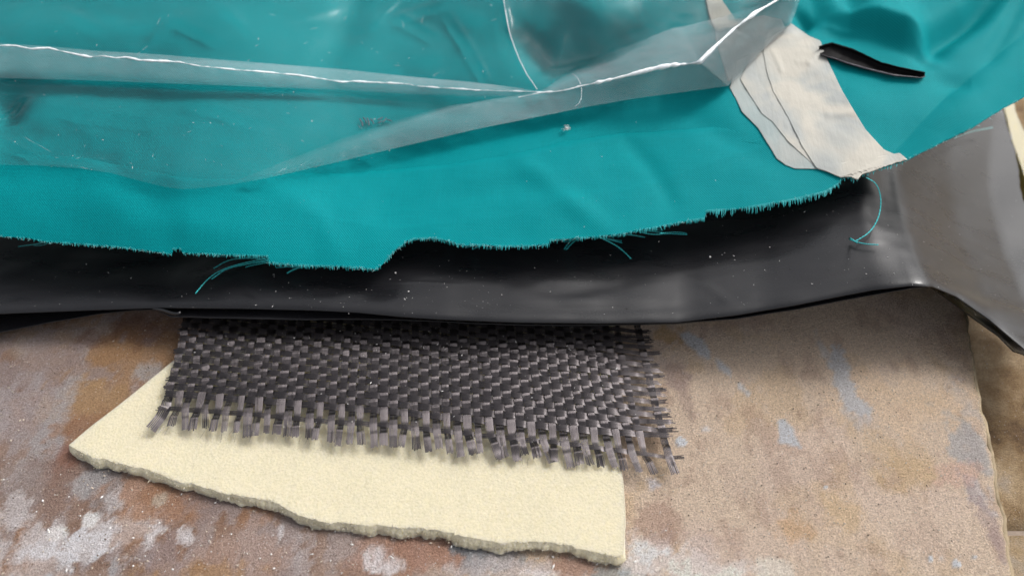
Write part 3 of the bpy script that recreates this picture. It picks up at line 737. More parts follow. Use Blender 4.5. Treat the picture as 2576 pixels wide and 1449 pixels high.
# ================================================================== black film
def film_sheets():
    root = empty('black_film', 'black glossy plastic film draped between the teal cloth and the woven cloth', 'plastic film')
    T = [(-320, 380), (0, 380), (2000, 250), (2300, 215), (2450, 230), (2516, 262), (2520, 268)]
    B = [(-320, 800), (-150, 792), (0, 786), (200, 778), (400, 771), (600, 773), (800, 778), (900, 783), (1000, 793), (1100, 800), (1300, 808), (1500, 810), (1700, 808), (1850, 790), (2000, 765), (2100, 745), (2200, 726), (2290, 716), (2350, 718), (2409, 743), (2492, 801), (2576, 872), (2640, 935), (2700, 1010)]
    nu, nv = 620, 170
    bx = np.array([p[0] for p in B], float); s = np.linspace(0, 1, nu)
    b = poly_at(B, s)
    tX = np.interp(b[:, 0], [-320, 0, 1000, 2000, 2340, 2480, 2576, 2700], [-320, 0, 1000, 2000, 2330, 2450, 2500, 2522])
    t = np.stack([tX, np.interp(tX, [p[0] for p in T], [p[1] for p in T])], -1)
    v = np.linspace(0, 1, nv) ** 1.2
    P = b[None] * (1 - v[:, None, None]) + t[None] * v[:, None, None]
    # right border waviness
    P[..., 0] += 8 * fbm(P[..., 1] / 60, P[..., 1] * 0, 111, 3) * sstep(.93, 1, s)[None] * sstep(0, .05, v)[:, None] * sstep(1, .9, v)[:, None]
    W = at(P[..., 0], P[..., 1], H_film, 22, .6)
    # front lip turns down a little
    d = np.linspace(0, 1, nv)[:, None] ** 1.2
    W[..., 2] -= .05 * np.exp(-d / .012)
    up = link('upper_layer', sheet('upper_film', W, [M_BLACK]), root); solid(up, .02)
    # the turned-under layer below, with its paler curled lip
    B2 = [(-320, 905), (-150, 870), (0, 836), (120, 812), (250, 790), (330, 781), (390, 778), (430, 797), (600, 801), (760, 804), (900, 803), (1000, 804), (1100, 808), (1200, 813), (1300, 817), (1500, 818), (1700, 813), (1850, 801), (2000, 779), (2150, 750), (2290, 725), (2340, 722), (2370, 743), (2443, 796), (2511, 845), (2550, 884), (2576, 892), (2640, 950), (2700, 1025)]
    b = poly_at(B2, s); b[:, 1] += 1.2 * fbm(b[:, 0] / 70, b[:, 0] * 0, 112, 2)
    drop = np.interp(b[:, 0], [-320, 0, 200, 390, 430, 900, 1300, 1700, 2000, 2290, 2430, 2700], [.55, .45, .30, .12, .16, .17, .12, .10, .2, .16, .35, .3])
    t = np.stack([b[:, 0] * .97 + 30, np.interp(b[:, 0], [-320, 1500, 2340, 2700], [600, 640, 600, 760])], -1)
    v = np.r_[0, .004, .009, .014, .02, .03, np.linspace(.05, 1, 44)]
    P = b[None] * (1 - v[:, None, None]) + t[None] * v[:, None, None]
    curl = np.interp(v, [0, .02, .05, .12, 1], [0.02, .0, -.03, -.02, 0])[:, None] * np.interp(b[:, 0], [0, 700, 900, 1700, 2000], [0, .3, 1, 1, .3])[None]
    W2 = at(P[..., 0], P[..., 1], H_film, 22, .6, -drop[None] - .04 + curl)
    lo = link('turned_under_layer', sheet('lower_film', W2, [M_BLACK]), root); solid(lo, .02)
    # small curled lip at the left
    c = at(np.linspace(385, 455, 9), np.array([775, 774, 775, 777, 780, 783, 785, 786, 783.]), H_film, 22, .6, -.02)
    e = c + np.array([0, -.02, -.07]) * (.4 + .6 * np.sin(np.linspace(.4, 3.0, 9)))[:, None]
    tb = np.stack([c, (c + e) / 2 + [0, -.03, 0], e], 0)
    cl = link('curled_lip', sheet('curled_lip', tb, [M_BLACK]), root); solid(cl, .015)
    # weld line across the film and the two creases at the right
    return root
film_sheets()

# ================================================================== teal peel ply
EDGE_T = [(-320, 590), (-150, 588), (0, 596), (67, 600), (117, 609), (200, 615), (300, 623), (400, 636), (430, 641), (433, 641), (434, 627), (456, 627), (458, 638), (500, 639), (550, 641), (600, 643), (669, 645), (674, 645), (677, 661), (700, 664), (750, 668), (800, 670), (859, 671), (900, 675), (942, 678), (952, 674), (959, 669), (972, 655), (982, 643), (995, 630), (1009, 619), (1025, 608), (1042, 602), (1065, 601), (1089, 600), (1110, 604), (1139, 610), (1149, 616), (1226, 618), (1259, 621), (1326, 620), (1381, 616), (1383, 606), (1384, 605), (1430, 602), (1492, 598), (1559, 590), (1636, 576), (1718, 559), (1745, 555), (1770, 551), (1774, 548), (1775, 534), (1778, 532), (1851, 527), (1917, 517), (2000, 502), (2077, 483), (2108, 464), (2118, 448), (2132, 446), (2147, 451), (2165, 440), (2184, 433), (2230, 420), (2280, 403), (2333, 377), (2383, 353), (2450, 320), (2517, 277), (2576, 245), (2700, 185), (2880, 110)]
def teal_sheet():
    root = empty('teal_cloth', 'bright teal woven cloth with a frayed cut edge, over the black film', 'fabric')
    nu, nv = 1500, 150
    p = np.array(EDGE_T, float); bx = np.linspace(-320, 2880, nu)
    # exact corners of the notches
    by = np.interp(bx, p[:, 0], p[:, 1])
    by = by + 1.6 * fbm(bx / 5, bx * 0, 121, 3, .7) + 1.5 * fbm(bx / 23, bx * 0, 122, 2)
    rag = np.interp(bx, [980, 1000, 1150, 1380, 1700, 1790, 2100, 2130], [0, 4, 4, 2, 1.2, 2, 2, 1])
    by = by + rag * fbm(bx / 4.2, bx * 0, 123, 2)
    TS = [(-320, 378), (0, 385), (200, 395), (350, 425), (450, 447), (560, 449), (640, 445), (720, 432), (859, 437), (1000, 426), (1132, 413), (1250, 395), (1326, 380), (1409, 357), (1559, 336), (1717, 326), (1830, 318), (1950, 332), (2040, 395), (2105, 440), (2119, 447)]
    ts = np.array(TS, float)
    # front strip: folded-over upper layer, ending in a soft fold
    m_ = bx <= 2119; xs = bx[m_]; yb = by[m_]; yt = np.interp(xs, ts[:, 0], ts[:, 1]) + 2.0 * fbm(xs / 45, xs * 0, 124, 3)
    yt = np.minimum(yt, yb - 1)
    v = np.r_[np.linspace(0, .95, 70), np.linspace(.96, 1, 8)]
    PX = np.repeat(xs[None], len(v), 0); PY = yb[None] * (1 - v[:, None]) + yt[None] * v[:, None]
    W = at(PX, PY, H_teal, 50, .32, -.03 * (np.clip(v - .93, 0, 1) / .07)[:, None] ** 2)
    sh = link('front_strip', sheet('teal_strip', W, [M_TEAL], uvrot=.05, arc=True), root); solid(sh, .015)
    # the rest of the cloth behind and below it
    yr = np.where(bx <= 2112, np.interp(bx, ts[:, 0], ts[:, 1]) + 34 * sstep(2118, 2000, bx) + 2, by)
    v = np.linspace(0, 1, 130) ** 1.15
    W = at(np.repeat(bx[None, ::2], len(v), 0), yr[None, ::2] * (1 - v[:, None]) - 330.0 * v[:, None], H_rear, 50, .32)
    sh = link('cloth_sheet', sheet('teal_sheet', W, [M_TEAL], uvrot=.05, arc=True), root); solid(sh, .015)
    # fringe: cut warp ends all along the edge
    a = Acc()
    dens = np.interp(np.linspace(-20, 2290, 1150), [0, 400, 560, 700, 1000, 1380, 1700, 1790, 2100, 2200, 2290], [.45, .5, .8, .8, .7, .8, .6, 1, 1, .9, .5])
    Q = []
    for x, dn in zip(np.linspace(-20, 2290, 1150), dens):
        if rng.random() > dn * (.45 + .55 * float(vnoise(x / 30, 0, 126) > -.12)): continue
        y = np.interp(x, p[:, 0], p[:, 1])
        L = np.interp(x, [0, 400, 700, 1000, 1400, 1780, 1800, 2080, 2110, 2290], [3, 3.5, 5, 5, 6, 5, 11, 9, 7, 5]) * (.15 + 1.5 * rng.random() ** 1.5)
        lean = np.interp(x, [0, 1000, 1800, 2100], [0, 0, 1.5, 2.5]) * .5 + rng.normal(0, 1.5)
        q = np.array([[x + lean * .0, y - 3], [x + lean * .5, y + L * .5], [x + lean, y + L]])
        Q.append(q)
    Q = np.array(Q); QQ = at(Q[..., 0], Q[..., 1], H_teal, 40, .35); QQ[..., 2] += .006; QQ[:, 2, 2] -= .02
    for P3 in QQ: a.add(*tube_geo(P3, [.0075, .007, .004], 3))
    link('fringe', a.build('fringe', [M_THREAD]), root, kind='stuff')
    # short pale fluff along the cut
    a = Acc()
    xq = rng.uniform(-20, 2560, 900); cq = at(xq, np.interp(xq, p[:, 0], p[:, 1]), H_teal, 40, .35)
    for c in cq:
        d = rng.normal(0, 1, 3) * [.03, .03, .015]
        t = np.linspace(0, 1, 4)[:, None]; a.add(*tube_geo(c + d * t + rng.normal(0, .008, 3) * np.sin(t * 3), .0025, 3))
    link('edge_fluff', a.build('edge_fluff', [M_THREAD_PALE]), root, kind='stuff')
    # named loose threads, each a twisted yarn
    def yarn(pts, r=.014, drop=.45, pale=False, n=46, lift0=.01):
        s = np.linspace(0, 1, n); q = np.array(pts, float)
        # Catmull style smoothing by resampling twice
        for _ in range(2):
            q2 = [q[0]]
            for k in range(len(q) - 1): q2 += [q[k] * .75 + q[k + 1] * .25, q[k] * .25 + q[k + 1] * .75]
            q = np.array(q2 + [q[-1]])
        w = poly_at(q, s)
        top = at(w[:, 0], w[:, 1], H_teal, 40, .35); bot = at(w[:, 0], w[:, 1], lambda x, y: H_film(x, y) + .05, 18, .6)
        f = np.clip(s / max(drop, .01), 0, 1)[:, None] * .9
        P3 = top * (1 - f) + bot * f; P3[:, 2] += lift0
        a = Acc(); t = np.linspace(0, 1, n) * len(s) * .9
        tg = np.gradient(P3, axis=0); tg /= np.linalg.norm(tg, axis=1)[:, None]; a1 = np.cross(tg, [0, 0, 1.]); a1 /= np.linalg.norm(a1, axis=1)[:, None]; b1 = np.cross(a1, tg)
        for k in (0, math.pi):
            a.add(*tube_geo(P3 + r * .5 * (a1 * np.cos(t + k)[:, None] + b1 * np.sin(t + k)[:, None]), np.full(n, r * .62), 4))
        link('loose_thread', a.build('loose_thread', [M_THREAD_PALE if pale else M_THREAD]), root)
    yarn([(2178, 448), (2205, 462), (2217, 500), (2212, 545), (2190, 585), (2150, 609)], .013, .7, n=80)
    yarn([(2136, 603), (2150, 609), (2175, 615), (2209, 617)], .013, .01); yarn([(2137, 600), (2148, 607), (2156, 612)], .018, .01, n=14)
    yarn([(678, 650), (640, 657), (590, 668), (548, 684), (520, 705), (492, 739)], .012, .6, n=80)
    yarn([(676, 654), (630, 664), (570, 676), (545, 694), (533, 703)], .012, .6)
    yarn([(668, 652), (620, 650), (575, 654), (538, 676)], .012, .8); yarn([(676, 658), (640, 662), (600, 668), (582, 673)], .012, .8)
    yarn([(672, 646), (620, 646), (555, 643)], .012, .9); yarn([(682, 660), (640, 667), (618, 673)], .012, .9); yarn([(690, 663), (700, 666), (755, 670)], .012, .9)
    yarn([(777, 668), (745, 676), (722, 688)], .018, .9); yarn([(760, 669), (740, 671), (695, 674)], .012, .9); yarn([(775, 672), (750, 674), (730, 673)], .01, .9)
    yarn([(117, 609), (95, 615), (47, 621)], .010, .9); yarn([(125, 611), (110, 618), (85, 619)], .008, .9)
    yarn([(1215, 616), (1195, 618), (1170, 624)], .014, .9); yarn([(1222, 616), (1205, 622), (1188, 628)], .014, .9); yarn([(1089, 597), (1105, 604), (1132, 604)], .012, .9)
    yarn([(1445, 601), (1432, 610), (1419, 628)], .014, .8); yarn([(1455, 600), (1440, 612), (1424, 629)], .014, .8)
    yarn([(1505, 598), (1530, 603), (1565, 612)], .014, .8); yarn([(1508, 598), (1545, 615), (1570, 634), (1587, 652)], .014, .7); yarn([(1512, 599), (1540, 604), (1564, 607)], .01, .8)
    yarn([(1560, 590), (1590, 592), (1622, 598)], .014, .8); yarn([(1595, 580), (1640, 592), (1680, 588), (1728, 591)], .015, .7, n=70)
    yarn([(1600, 578), (1630, 578), (1668, 580)], .014, .8); yarn([(1610, 580), (1640, 583), (1665, 586)], .014, .8); yarn([(1660, 588), (1700, 584), (1727, 588)], .009, .9); yarn([(1636, 578), (1650, 573), (1665, 574)], .008, .9)
    yarn([(2380, 351), (2430, 325), (2470, 302), (2514, 274)], .010, .05, True); yarn([(2400, 350), (2440, 332), (2497, 322)], .012, .4, True)
    for q in range(44):
        x0, x1 = [(540, 800), (1085, 1290), (1410, 1730), (1410, 1700), (560, 700)][rng.integers(0, 5)]
        x = rng.uniform(x0, x1); y = np.interp(x, p[:, 0], p[:, 1]); L = rng.uniform(14, 48); sg = -1 if x < 900 else rng.choice([-1, 1])
        dy = np.interp(x + sg * L, p[:, 0], p[:, 1]) - y + rng.uniform(1, 9)
        yarn([(x, y - 2), (x + sg * L * .5, y + dy * .35 + rng.normal(1, 1.5)), (x + sg * L, y + dy)], rng.uniform(.004, .008), .9, n=18)
    return root
TEAL = teal_sheet()

# ================================================================== black strip showing in the slit of the teal cloth
def black_strip():
    up = [(2060, 118), (2073, 112), (2093, 107), (2146, 123), (2216, 157), (2266, 170), (2327, 184)]
    lo = [(2066, 140), (2080, 146), (2095, 150), (2130, 163), (2180, 177), (2250, 193), (2318, 198), (2327, 194)]
    s = np.linspace(0, 1, 90); a = poly_at(up, s); b = poly_at(lo, s)
    v = np.linspace(0, 1, 16)
    P = a[None] * (1 - v[:, None, None]) + b[None] * v[:, None, None]
    prof = np.interp(v, [0, .1, .22, .5, .78, .88, 1], [.19, .17, .09, .05, .07, .12, .09])[:, None]
    W = at(P[..., 0], P[..., 1], H_teal, 50, .32, prof + .02 * fbm(P[..., 0] / 30, P[..., 1] / 14, 131, 3))
    m_ = simple('black_strip_plastic', (.004, .0035, .004), .6, .12, .3, 6, .01, 5)
    o_ = link('black_strip', sheet('black_strip', W[::-1], [m_]), None, 'narrow black curled plastic strip poking through a slit in the teal cloth', 'plastic strip'); solid(o_, .02)
    e = W[-2] + [0, -.005, .012]; n_ = len(e); rr = .017 * np.sin(np.linspace(.25, 2.9, n_)) * (1 + .6 * fbm(np.arange(n_) / 6, np.zeros(n_), 132, 3))
    a = Acc(); a.add(*tube_geo(e, rr.clip(.004), 6)); link('strip_rim_glint', a.build('strip_rim_glint', [simple('painted_rim_glint', (.09, .08, .095), .3, .6, .8, 14, .01, 16)]), o_)  # paler grey tube along the lower rim, a glint put into colour
black_strip()

# ================================================================== masking tape
def tape(left, right, lift, m_, label, nu=120, nv=90, jag=(0, 0), th=.006, seed=0, crease=()):
    s = np.linspace(0, 1, nv); a = poly_at(left, s); b = poly_at(right, s)
    a[:, 0] += .9 * fbm(s * 30, s * 0, 140 + seed, 3)
    u = np.linspace(0, 1, nu)
    P = a[:, None] * (1 - u[None, :, None]) + b[:, None] * u[None, :, None]
    P[-1, :, 1] += jag[1] * fbm(u * 25, u * 0, 141 + seed, 3, .7); P[-1, :, 0] += jag[1] * .4 * fbm(u * 25, u * 0, 142 + seed, 3)
    L = lift + .012 * fbm(P[..., 0] / 40, P[..., 1] / 40, 150 + seed, 3)
    for (x0, y0, x1, y1, amp, wd) in crease:
        d, t = seg_dist(P[..., 0], P[..., 1], [(x0, y0), (x1, y1)]); L = L + amp * np.exp(-(d / wd) ** 2)
    W = at(P[..., 0], P[..., 1], H_teal, 50, .32, L)
    o_ = link('tape_strip', sheet('tape_strip', W, [m_]), None, label, 'masking tape', 'overlapping masking tape strips on the teal cloth'); solid(o_, th)
    return o_
# (left edge listed from the far end to the near end)
tape([(1855, 150), (1838, 215), (1836, 222), (1853, 253), (1867, 283), (1907, 323), (1930, 360), (1955, 400), (1975, 415), (2000, 425)],
     [(1990, 95), (1975, 180), (1980, 250), (1990, 300), (2010, 340), (2030, 380), (2045, 405), (2050, 420), (2054, 424), (2057, 426)], .016, M_TAPE2,
     'lowest greyish masking tape strip with a jagged left edge, beside the clear film', seed=1)
tape([(1890, 140), (1862, 200), (1884, 237), (1917, 287), (1943, 307), (1983, 357), (2030, 400), (2054, 424), (2060, 427)],
     [(1990, 100), (2010, 200), (2030, 250), (2050, 300), (2065, 330), (2085, 370), (2095, 400), (2103, 435), (2110, 441)], .030, M_TAPE,
     'middle masking tape strip, a narrow band showing left of the widest strip', seed=2)
tape([(1925, 105), (1920, 130), (1930, 187), (1946, 233), (1983, 297), (2017, 367), (2053, 423), (2075, 430), (2115, 447)],
     [(1990, 60), (2035, 92), (2064, 104), (2078, 145), (2117, 227), (2150, 283), (2177, 327), (2223, 377), (2280, 402)], .044, M_TAPE,
     'widest cream masking tape strip on top, torn to a point at the teal cloth edge', jag=(0, 5), seed=3,
     crease=((2085, 290, 2150, 283, .022, 9), (2005, 156, 2036, 158, .016, 7), (2036, 158, 2062, 130, .02, 8), (1945, 130, 1965, 175, .015, 8)))
# the torn flap end that hangs as a small point
pt = [(2100, 441), (2117, 447), (2140, 446), (2157, 452), (2172, 436), (2200, 428), (2240, 415), (2282, 401)]
q = np.array(pt, float); topl = np.stack([q[:, 0] - 14 + 2, q[:, 1] - 26], -1)
s_ = np.linspace(0, 1, 60); b_ = poly_at(pt, s_); b_[:, 1] += 2.5 * fbm(s_ * 22, s_ * 0, 160, 3, .7); t_ = poly_at([(2075, 418), (2150, 405), (2262, 385), (2272, 392)], s_)
v_ = np.linspace(0, 1, 12)[:, None, None]; Pq = b_[None] * (1 - v_) + t_[None] * v_
Wq = at(Pq[..., 0], Pq[..., 1], H_teal, 50, .32, .047)
tp_ = [o for o in SC.objects if o.name.startswith('tape_strip')][-1]
solid(link('torn_end', sheet('torn_end', Wq, [M_TAPE]), tp_), .012)
# far strip seen through the film
tape([(1770, -180), (1776, 0), (1784, 40), (1800, 80)], [(1900, -180), (1815, 0), (1840, 36), (1862, 70)], .04, M_TAPE, 'small cream masking tape piece seen through the clear film at the top', seed=5, nu=30, nv=40)
tape([(1800, 60), (1800, 100), (1815, 150), (1832, 205)], [(1920, 40), (1965, 50), (1985, 90), (1960, 160)], .006, M_TAPE2, 'greyish masking tape piece hidden under the bright clear film fold', seed=6, nu=40, nv=50)

# ================================================================== clear film
def clear_film():
    root = empty('clear_film', 'milky clear plastic film with bright creased folds, lying over the teal cloth', 'plastic film')
    B = [(-320, 398), (-100, 408), (0, 415), (100, 417), (200, 424), (280, 436), (350, 455), (420, 472), (460, 476), (510, 473), (580, 465), (640, 455), (720, 438), (850, 408), (1000, 372), (1200, 325), (1400, 285), (1460, 272), (1480, 265), (1600, 248), (1750, 228), (1830, 217), (1850, 200), (1870, 176), (1940, 105), (1990, 62), (2012, 0), (2050, -150), (2090, -320)]
    nu, nv = 700, 150
    s = np.linspace(0, 1, nu); b = poly_at(B, s)
    tx = np.interp(s, [0, 1], [-320, 2088]); t = np.stack([tx, np.full(nu, -325.)], -1)
    v = np.linspace(0, 1, nv)
    P = b[None] * (1 - v[:, None, None]) + t[None] * v[:, None, None]
    lift = .05 * np.exp(-v / .03)[:, None] * 1.0 + .05 * fbm(P[..., 0] / 200, P[..., 1] / 130, 171, 3, .4)
    for (x0, y0, x1, y1, am, wd) in [(938, 62, 1010, -10, .05, 9), (938, 62, 1130, 0, .05, 9), (1000, 30, 1110, 90, .03, 8), (1070, 200, 1120, 176, .04, 7), (330, 145, 440, 40, .025, 9), (430, 40, 560, 100, .02, 10),
                                     (0, 345, 95, 392, .03, 5), (95, 392, 300, 405, .02, 6), (700, 60, 860, 20, .03, 12), (560, 10, 640, 90, .02, 10), (150, 20, 260, 70, .02, 10), (740, 395, 1000, 320, .02, 6), (100, 260, 420, 300, .015, 10), (480, 250, 760, 330, .015, 9), (1130, 30, 1200, 140, .035, 9), (1200, 140, 1230, 200, .03, 7)]:
        d, t = seg_dist(P[..., 0], P[..., 1], [(x0, y0), (x1, y1)]); lift = lift + am * np.exp(-(d / wd) ** 2) * np.sin(np.pi * np.clip(t, .02, .98)) ** .6
    W = at(P[..., 0], P[..., 1], H_clear, 40, .34, lift)
    link('film_sheet', sheet('clear_sheet', W, [M_CLEAR]), root)
    # small triangular dents that catch the light
    def roll(name, top, crest, bot, h, nu, nv=46, H=H_clear, m_=M_CLEAR2, sharp=.05, flatl=.10):
        s = np.linspace(0, 1, nu); a = poly_at(top, s); c = poly_at(crest, s); b = poly_at(bot, s)
        c = c + np.stack([0 * s, 1.2 * fbm(s * 60, s * 0, 172, 3)], -1)
        v = np.linspace(-1, 1, nv); v = np.sign(v) * np.abs(v) ** 1.8       # dense near the crest
        rows = []; L = []
        hh = h(s) if callable(h) else h
        for q in v:
            if q < 0: p = c * (1 + q) + a * (-q)
            else: p = c * (1 - q) + b * q
            rows.append(p); k = abs(q)
            kk = math.sqrt(k * k + .004) - .03; L.append(flatl + hh * ((1 - kk) * .75 + .25 * math.cos(min(1, k) * math.pi / 2)) + 0 * s)
        P = np.array(rows)[::-1]; L = np.array(L)[::-1]
        L = L + .015 * fbm(P[..., 0] / 40, P[..., 1] / 25, 173, 3) + .022 * fbm(P[..., 0] / 16, P[..., 1] * 0, 178, 3, .6) * np.exp(-(v[::-1][:, None] / .12) ** 2)
        W = at(P[..., 0], P[..., 1], H, 18, .6, L)
        tk = np.repeat((.35 + .65 * sstep(-1, -.6, v[::-1] * -1))[:, None] * 0 + (1 - .55 * sstep(.55, 1, v[::-1]))[:, None], len(s), 1).reshape(-1, 1)
        return link(name, sheet(name, W, [m_], col={'thick': np.repeat(tk, 3, 1)}), root), W
    top = [(-320, 85), (0, 110), (117, 117), (233, 128), (400, 138), (567, 152), (859, 175), (1026, 193), (1192, 208), (1292, 220), (1360, 231)]
    crest = [(-320, 92), (0, 115), (40, 116), (80, 124), (122, 122), (187, 137), (227, 144), (253, 141), (293, 147), (317, 145), (350, 152), (450, 157), (500, 167), (583, 175), (667, 182), (750, 190), (817, 200), (859, 207), (886, 205), (1022, 212), (1059, 218), (1192, 227), (1276, 229), (1362, 232)]
    bot = [(-320, 190), (0, 197), (167, 201), (333, 207), (600, 217), (859, 227), (1026, 237), (1192, 244), (1280, 245), (1364, 234)]
    roll('long_fold', top, crest, bot, lambda s: .26 * (1 - .6 * s), 420)
    topC = [(600, 452), (720, 405), (859, 350), (1000, 302), (1130, 266), (1260, 246), (1359, 230), (1390, 205), (1419, 187), (1442, 173), (1559, 123), (1692, 72), (1717, 68), (1817, 43), (1883, 23), (1950, 0), (2005, -120), (2040, -300)]
    crC = [(605, 454), (740, 420), (900, 370), (1060, 310), (1200, 262), (1290, 248), (1362, 233), (1400, 231), (1426, 227), (1459, 218), (1509, 207), (1592, 187), (1652, 172), (1692, 165), (1718, 163), (1760, 158), (1807, 110), (1850, 70), (1900, 33), (1957, 0), (2010, -120), (2046, -300)]
    botC = [(640, 455), (720, 438), (850, 408), (1000, 372), (1200, 325), (1400, 285), (1462, 272), (1600, 248), (1750, 228), (1830, 217), (1850, 200), (1870, 176), (1940, 105), (1990, 62), (2012, 0), (2035, -150), (2060, -300)]
    # same parameter for all three lines
    def bykey(line, keys):                      # resample a line so that given key points fall at equal parameters
        p = np.array(line, float); d = np.r_[0, np.cumsum(np.hypot(*np.diff(p, axis=0).T))]
        ks = [d[np.argmin(np.hypot(p[:, 0] - k[0], p[:, 1] - k[1]))] for k in keys]
        out = []
        for i in range(len(ks) - 1):
            for t in np.linspace(0, 1, 40, endpoint=False):
                x = ks[i] + (ks[i + 1] - ks[i]) * t; out.append((np.interp(x, d, p[:, 0]), np.interp(x, d, p[:, 1])))
        out.append(tuple(p[-1])); return out
    k1 = bykey(topC, [(600, 452), (1359, 230), (1717, 68), (1950, 0), (2040, -300)])
    k2 = bykey(crC, [(605, 454), (1362, 233), (1760, 158), (1957, 0), (2046, -300)])
    k3 = bykey(botC, [(640, 455), (1400, 285), (1830, 217), (2012, 0), (2060, -300)])
    def roll2(name, A, Cc, Bb, h, **kw):
        n_ = len(A); s = np.linspace(0, 1, n_ * 3); idx = np.linspace(0, n_ - 1, n_ * 3)
        f = lambda L: np.stack([np.interp(idx, np.arange(n_), np.array(L)[:, k]) for k in (0, 1)], -1)
        a, c, b = f(A), f(Cc), f(Bb); c[:, 1] += 1.6 * fbm(c[:, 0] / 40, c[:, 0] * 0, 174, 3) * sstep(1380, 1480, c[:, 0])
        v = np.linspace(-1, 1, 50); v = np.sign(v) * np.abs(v) ** 1.7
        rows, L = [], []
        for q in v:
            rows.append(c * (1 + q) + a * (-q) if q < 0 else c * (1 - q) + b * q); k = abs(q)
            kk = math.sqrt(k * k + .0025) - .025; L.append(.13 + h(s) * ((1 - kk) * .8 + .2 * math.cos(k * math.pi / 2)))
        P = np.array(rows)[::-1]; L = np.array(L)[::-1] + .02 * fbm(P[..., 0] / 50, P[..., 1] / 30, 175, 3) + .028 * fbm(P[..., 0] / 22, P[..., 1] * 0, 179, 3, .6) * np.exp(-(v[::-1][:, None] / .10) ** 2)
        W = at(P[..., 0], P[..., 1], H_clear, 40, .34, L)
        up_ = sstep(1.0, .45, -v[::-1])[:, None]; al = sstep(.0, .22, s)[None]
        tk = (al * (up_ * (1 - sstep(.3, .5, s))[None] + sstep(.3, .5, s)[None])).reshape(-1, 1)
        return link(name, sheet(name, W, [M_CLEAR2], col={'thick': np.repeat(tk, 3, 1)}), root)
    roll2('creased_roll', k1, k2, k3, lambda s: np.interp(s, [0, .2, .3, .5, .75, 1], [.0, .06, .2, .85, 1.0, .95]))
    # loose flap standing up behind the roll
    B2 = k1[40:]; T2 = [(1349, 225), (1337, 205), (1326, 190), (1306, 150), (1295, 122), (1284, 90), (1278, 66), (1274, 43), (1270, 20), (1267, 0), (1255, -110), (1245, -300), (1600, -320), (2030, -320)]
    n_ = 160; s = np.linspace(0, 1, n_)
    bb = poly_at(B2, s); tt = poly_at(T2, s ** .8); v = np.linspace(0, 1, 110)
    P = bb[None] * (1 - v[:, None, None]) + tt[None] * v[:, None, None]
    L = .14 + .10 * np.exp(-(1 - v)[:, None] / .05) + .13 * fbm(P[..., 0] / 130, P[..., 1] / 90, 176, 3, .45)
    W = at(P[..., 0], P[..., 1], H_clear, 40, .34, L)
    link('upright_flap', sheet('upright_flap', W, [M_CLEAR]), root)
    def crest_highlight(cr, lift, r, n):  # whitish tube laid on a fold crest as a painted highlight
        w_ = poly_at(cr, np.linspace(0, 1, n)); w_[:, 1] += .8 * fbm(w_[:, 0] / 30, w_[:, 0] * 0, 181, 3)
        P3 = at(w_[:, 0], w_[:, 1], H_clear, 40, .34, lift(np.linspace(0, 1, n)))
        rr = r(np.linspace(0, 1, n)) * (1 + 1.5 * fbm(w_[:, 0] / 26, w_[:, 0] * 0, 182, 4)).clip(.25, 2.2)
        a = Acc(); a.add(*tube_geo(P3, rr, 6)); link('crest_highlight', a.build('crest_highlight', [M_CREST_HIGHLIGHT]), root)
    crest_highlight(crest, lambda q: .10 + .255 * (1 - .6 * q), lambda q: .021 - .011 * q, 420)
    crest_highlight([p for p in k2 if p[0] > 1300], lambda q: .13 + np.interp(q, [0, .12, .3, .6, 1], [.2, .3, .62, .95, .95]), lambda q: np.interp(q, [0, .1, .3, .6, .75, 1], [.005, .016, .034, .032, .022, .016]), 320)
    a = Acc()
    sc_ = [(1010, 52, 1018, 66), (1012, 60, 1016, 72), (1085, 192, 1106, 182), (1088, 194, 1100, 188), (345, 138, 352, 132), (356, 128, 372, 116), (395, 62, 405, 44), (640, 118, 652, 112), (780, 75, 800, 70), (865, 52, 872, 40),
           (470, 335, 482, 330), (138, 396, 147, 398), (190, 400, 202, 396), (325, 410, 334, 412), (555, 366, 561, 369), (625, 325, 632, 321), (200, 421, 222, 425), (60, 345, 90, 362), (90, 362, 130, 384), (1060, 60, 1064, 40), (1235, 55, 1250, 48)]
    for q in range(46):
        x = rng.uniform(0, 1300); y = rng.uniform(5, 400); d = rng.normal(0, 8, 2); sc_.append((x, y, x + d[0], y + d[1] * .5))
    for (x0, y0, x1, y1) in sc_:
        t = np.linspace(0, 1, 5); P3 = at(x0 + (x1 - x0) * t, y0 + (y1 - y0) * t + rng.normal(0, .6, 5), H_clear, 40, .34, .07); a.add(*tube_geo(P3, np.array([.001, .0035, .004, .003, .001]), 4))
    link('scratches', a.build('scratches', [M_EDGE]), root, kind='stuff')
    # the fine ring-shaped seam on the roll and the flap's thick border
    def bead(pts, r, lift, nm='film_bead', n=60):
        w_ = poly_at(pts, np.linspace(0, 1, n)); P3 = at(w_[:, 0], w_[:, 1], H_clear, 40, .34, lift); link(nm, Acc_tube(P3, r, nm), root)
    def Acc_tube(P3, r, nm): a = Acc(); a.add(*tube_geo(P3, r, 6)); return a.build(nm, [M_EDGE])
    bead([(1440, 186), (1452, 196), (1460, 210), (1463, 228), (1462, 246), (1456, 262), (1446, 268)], .006, .36)
    bead([(1351, 226), (1337, 205), (1326, 190), (1306, 150), (1295, 122), (1284, 90), (1278, 66), (1274, 43), (1267, 0), (1255, -110)], .012, .27, 'flap_border')
M_EDGE = clear_mat('film_edge', .6, .08)
M_CREST_HIGHLIGHT = simple('painted_crest_highlight', (.86, .90, .92), .25, .8)  # near-white colour stands in for the shine on the fold crests
clear_film()

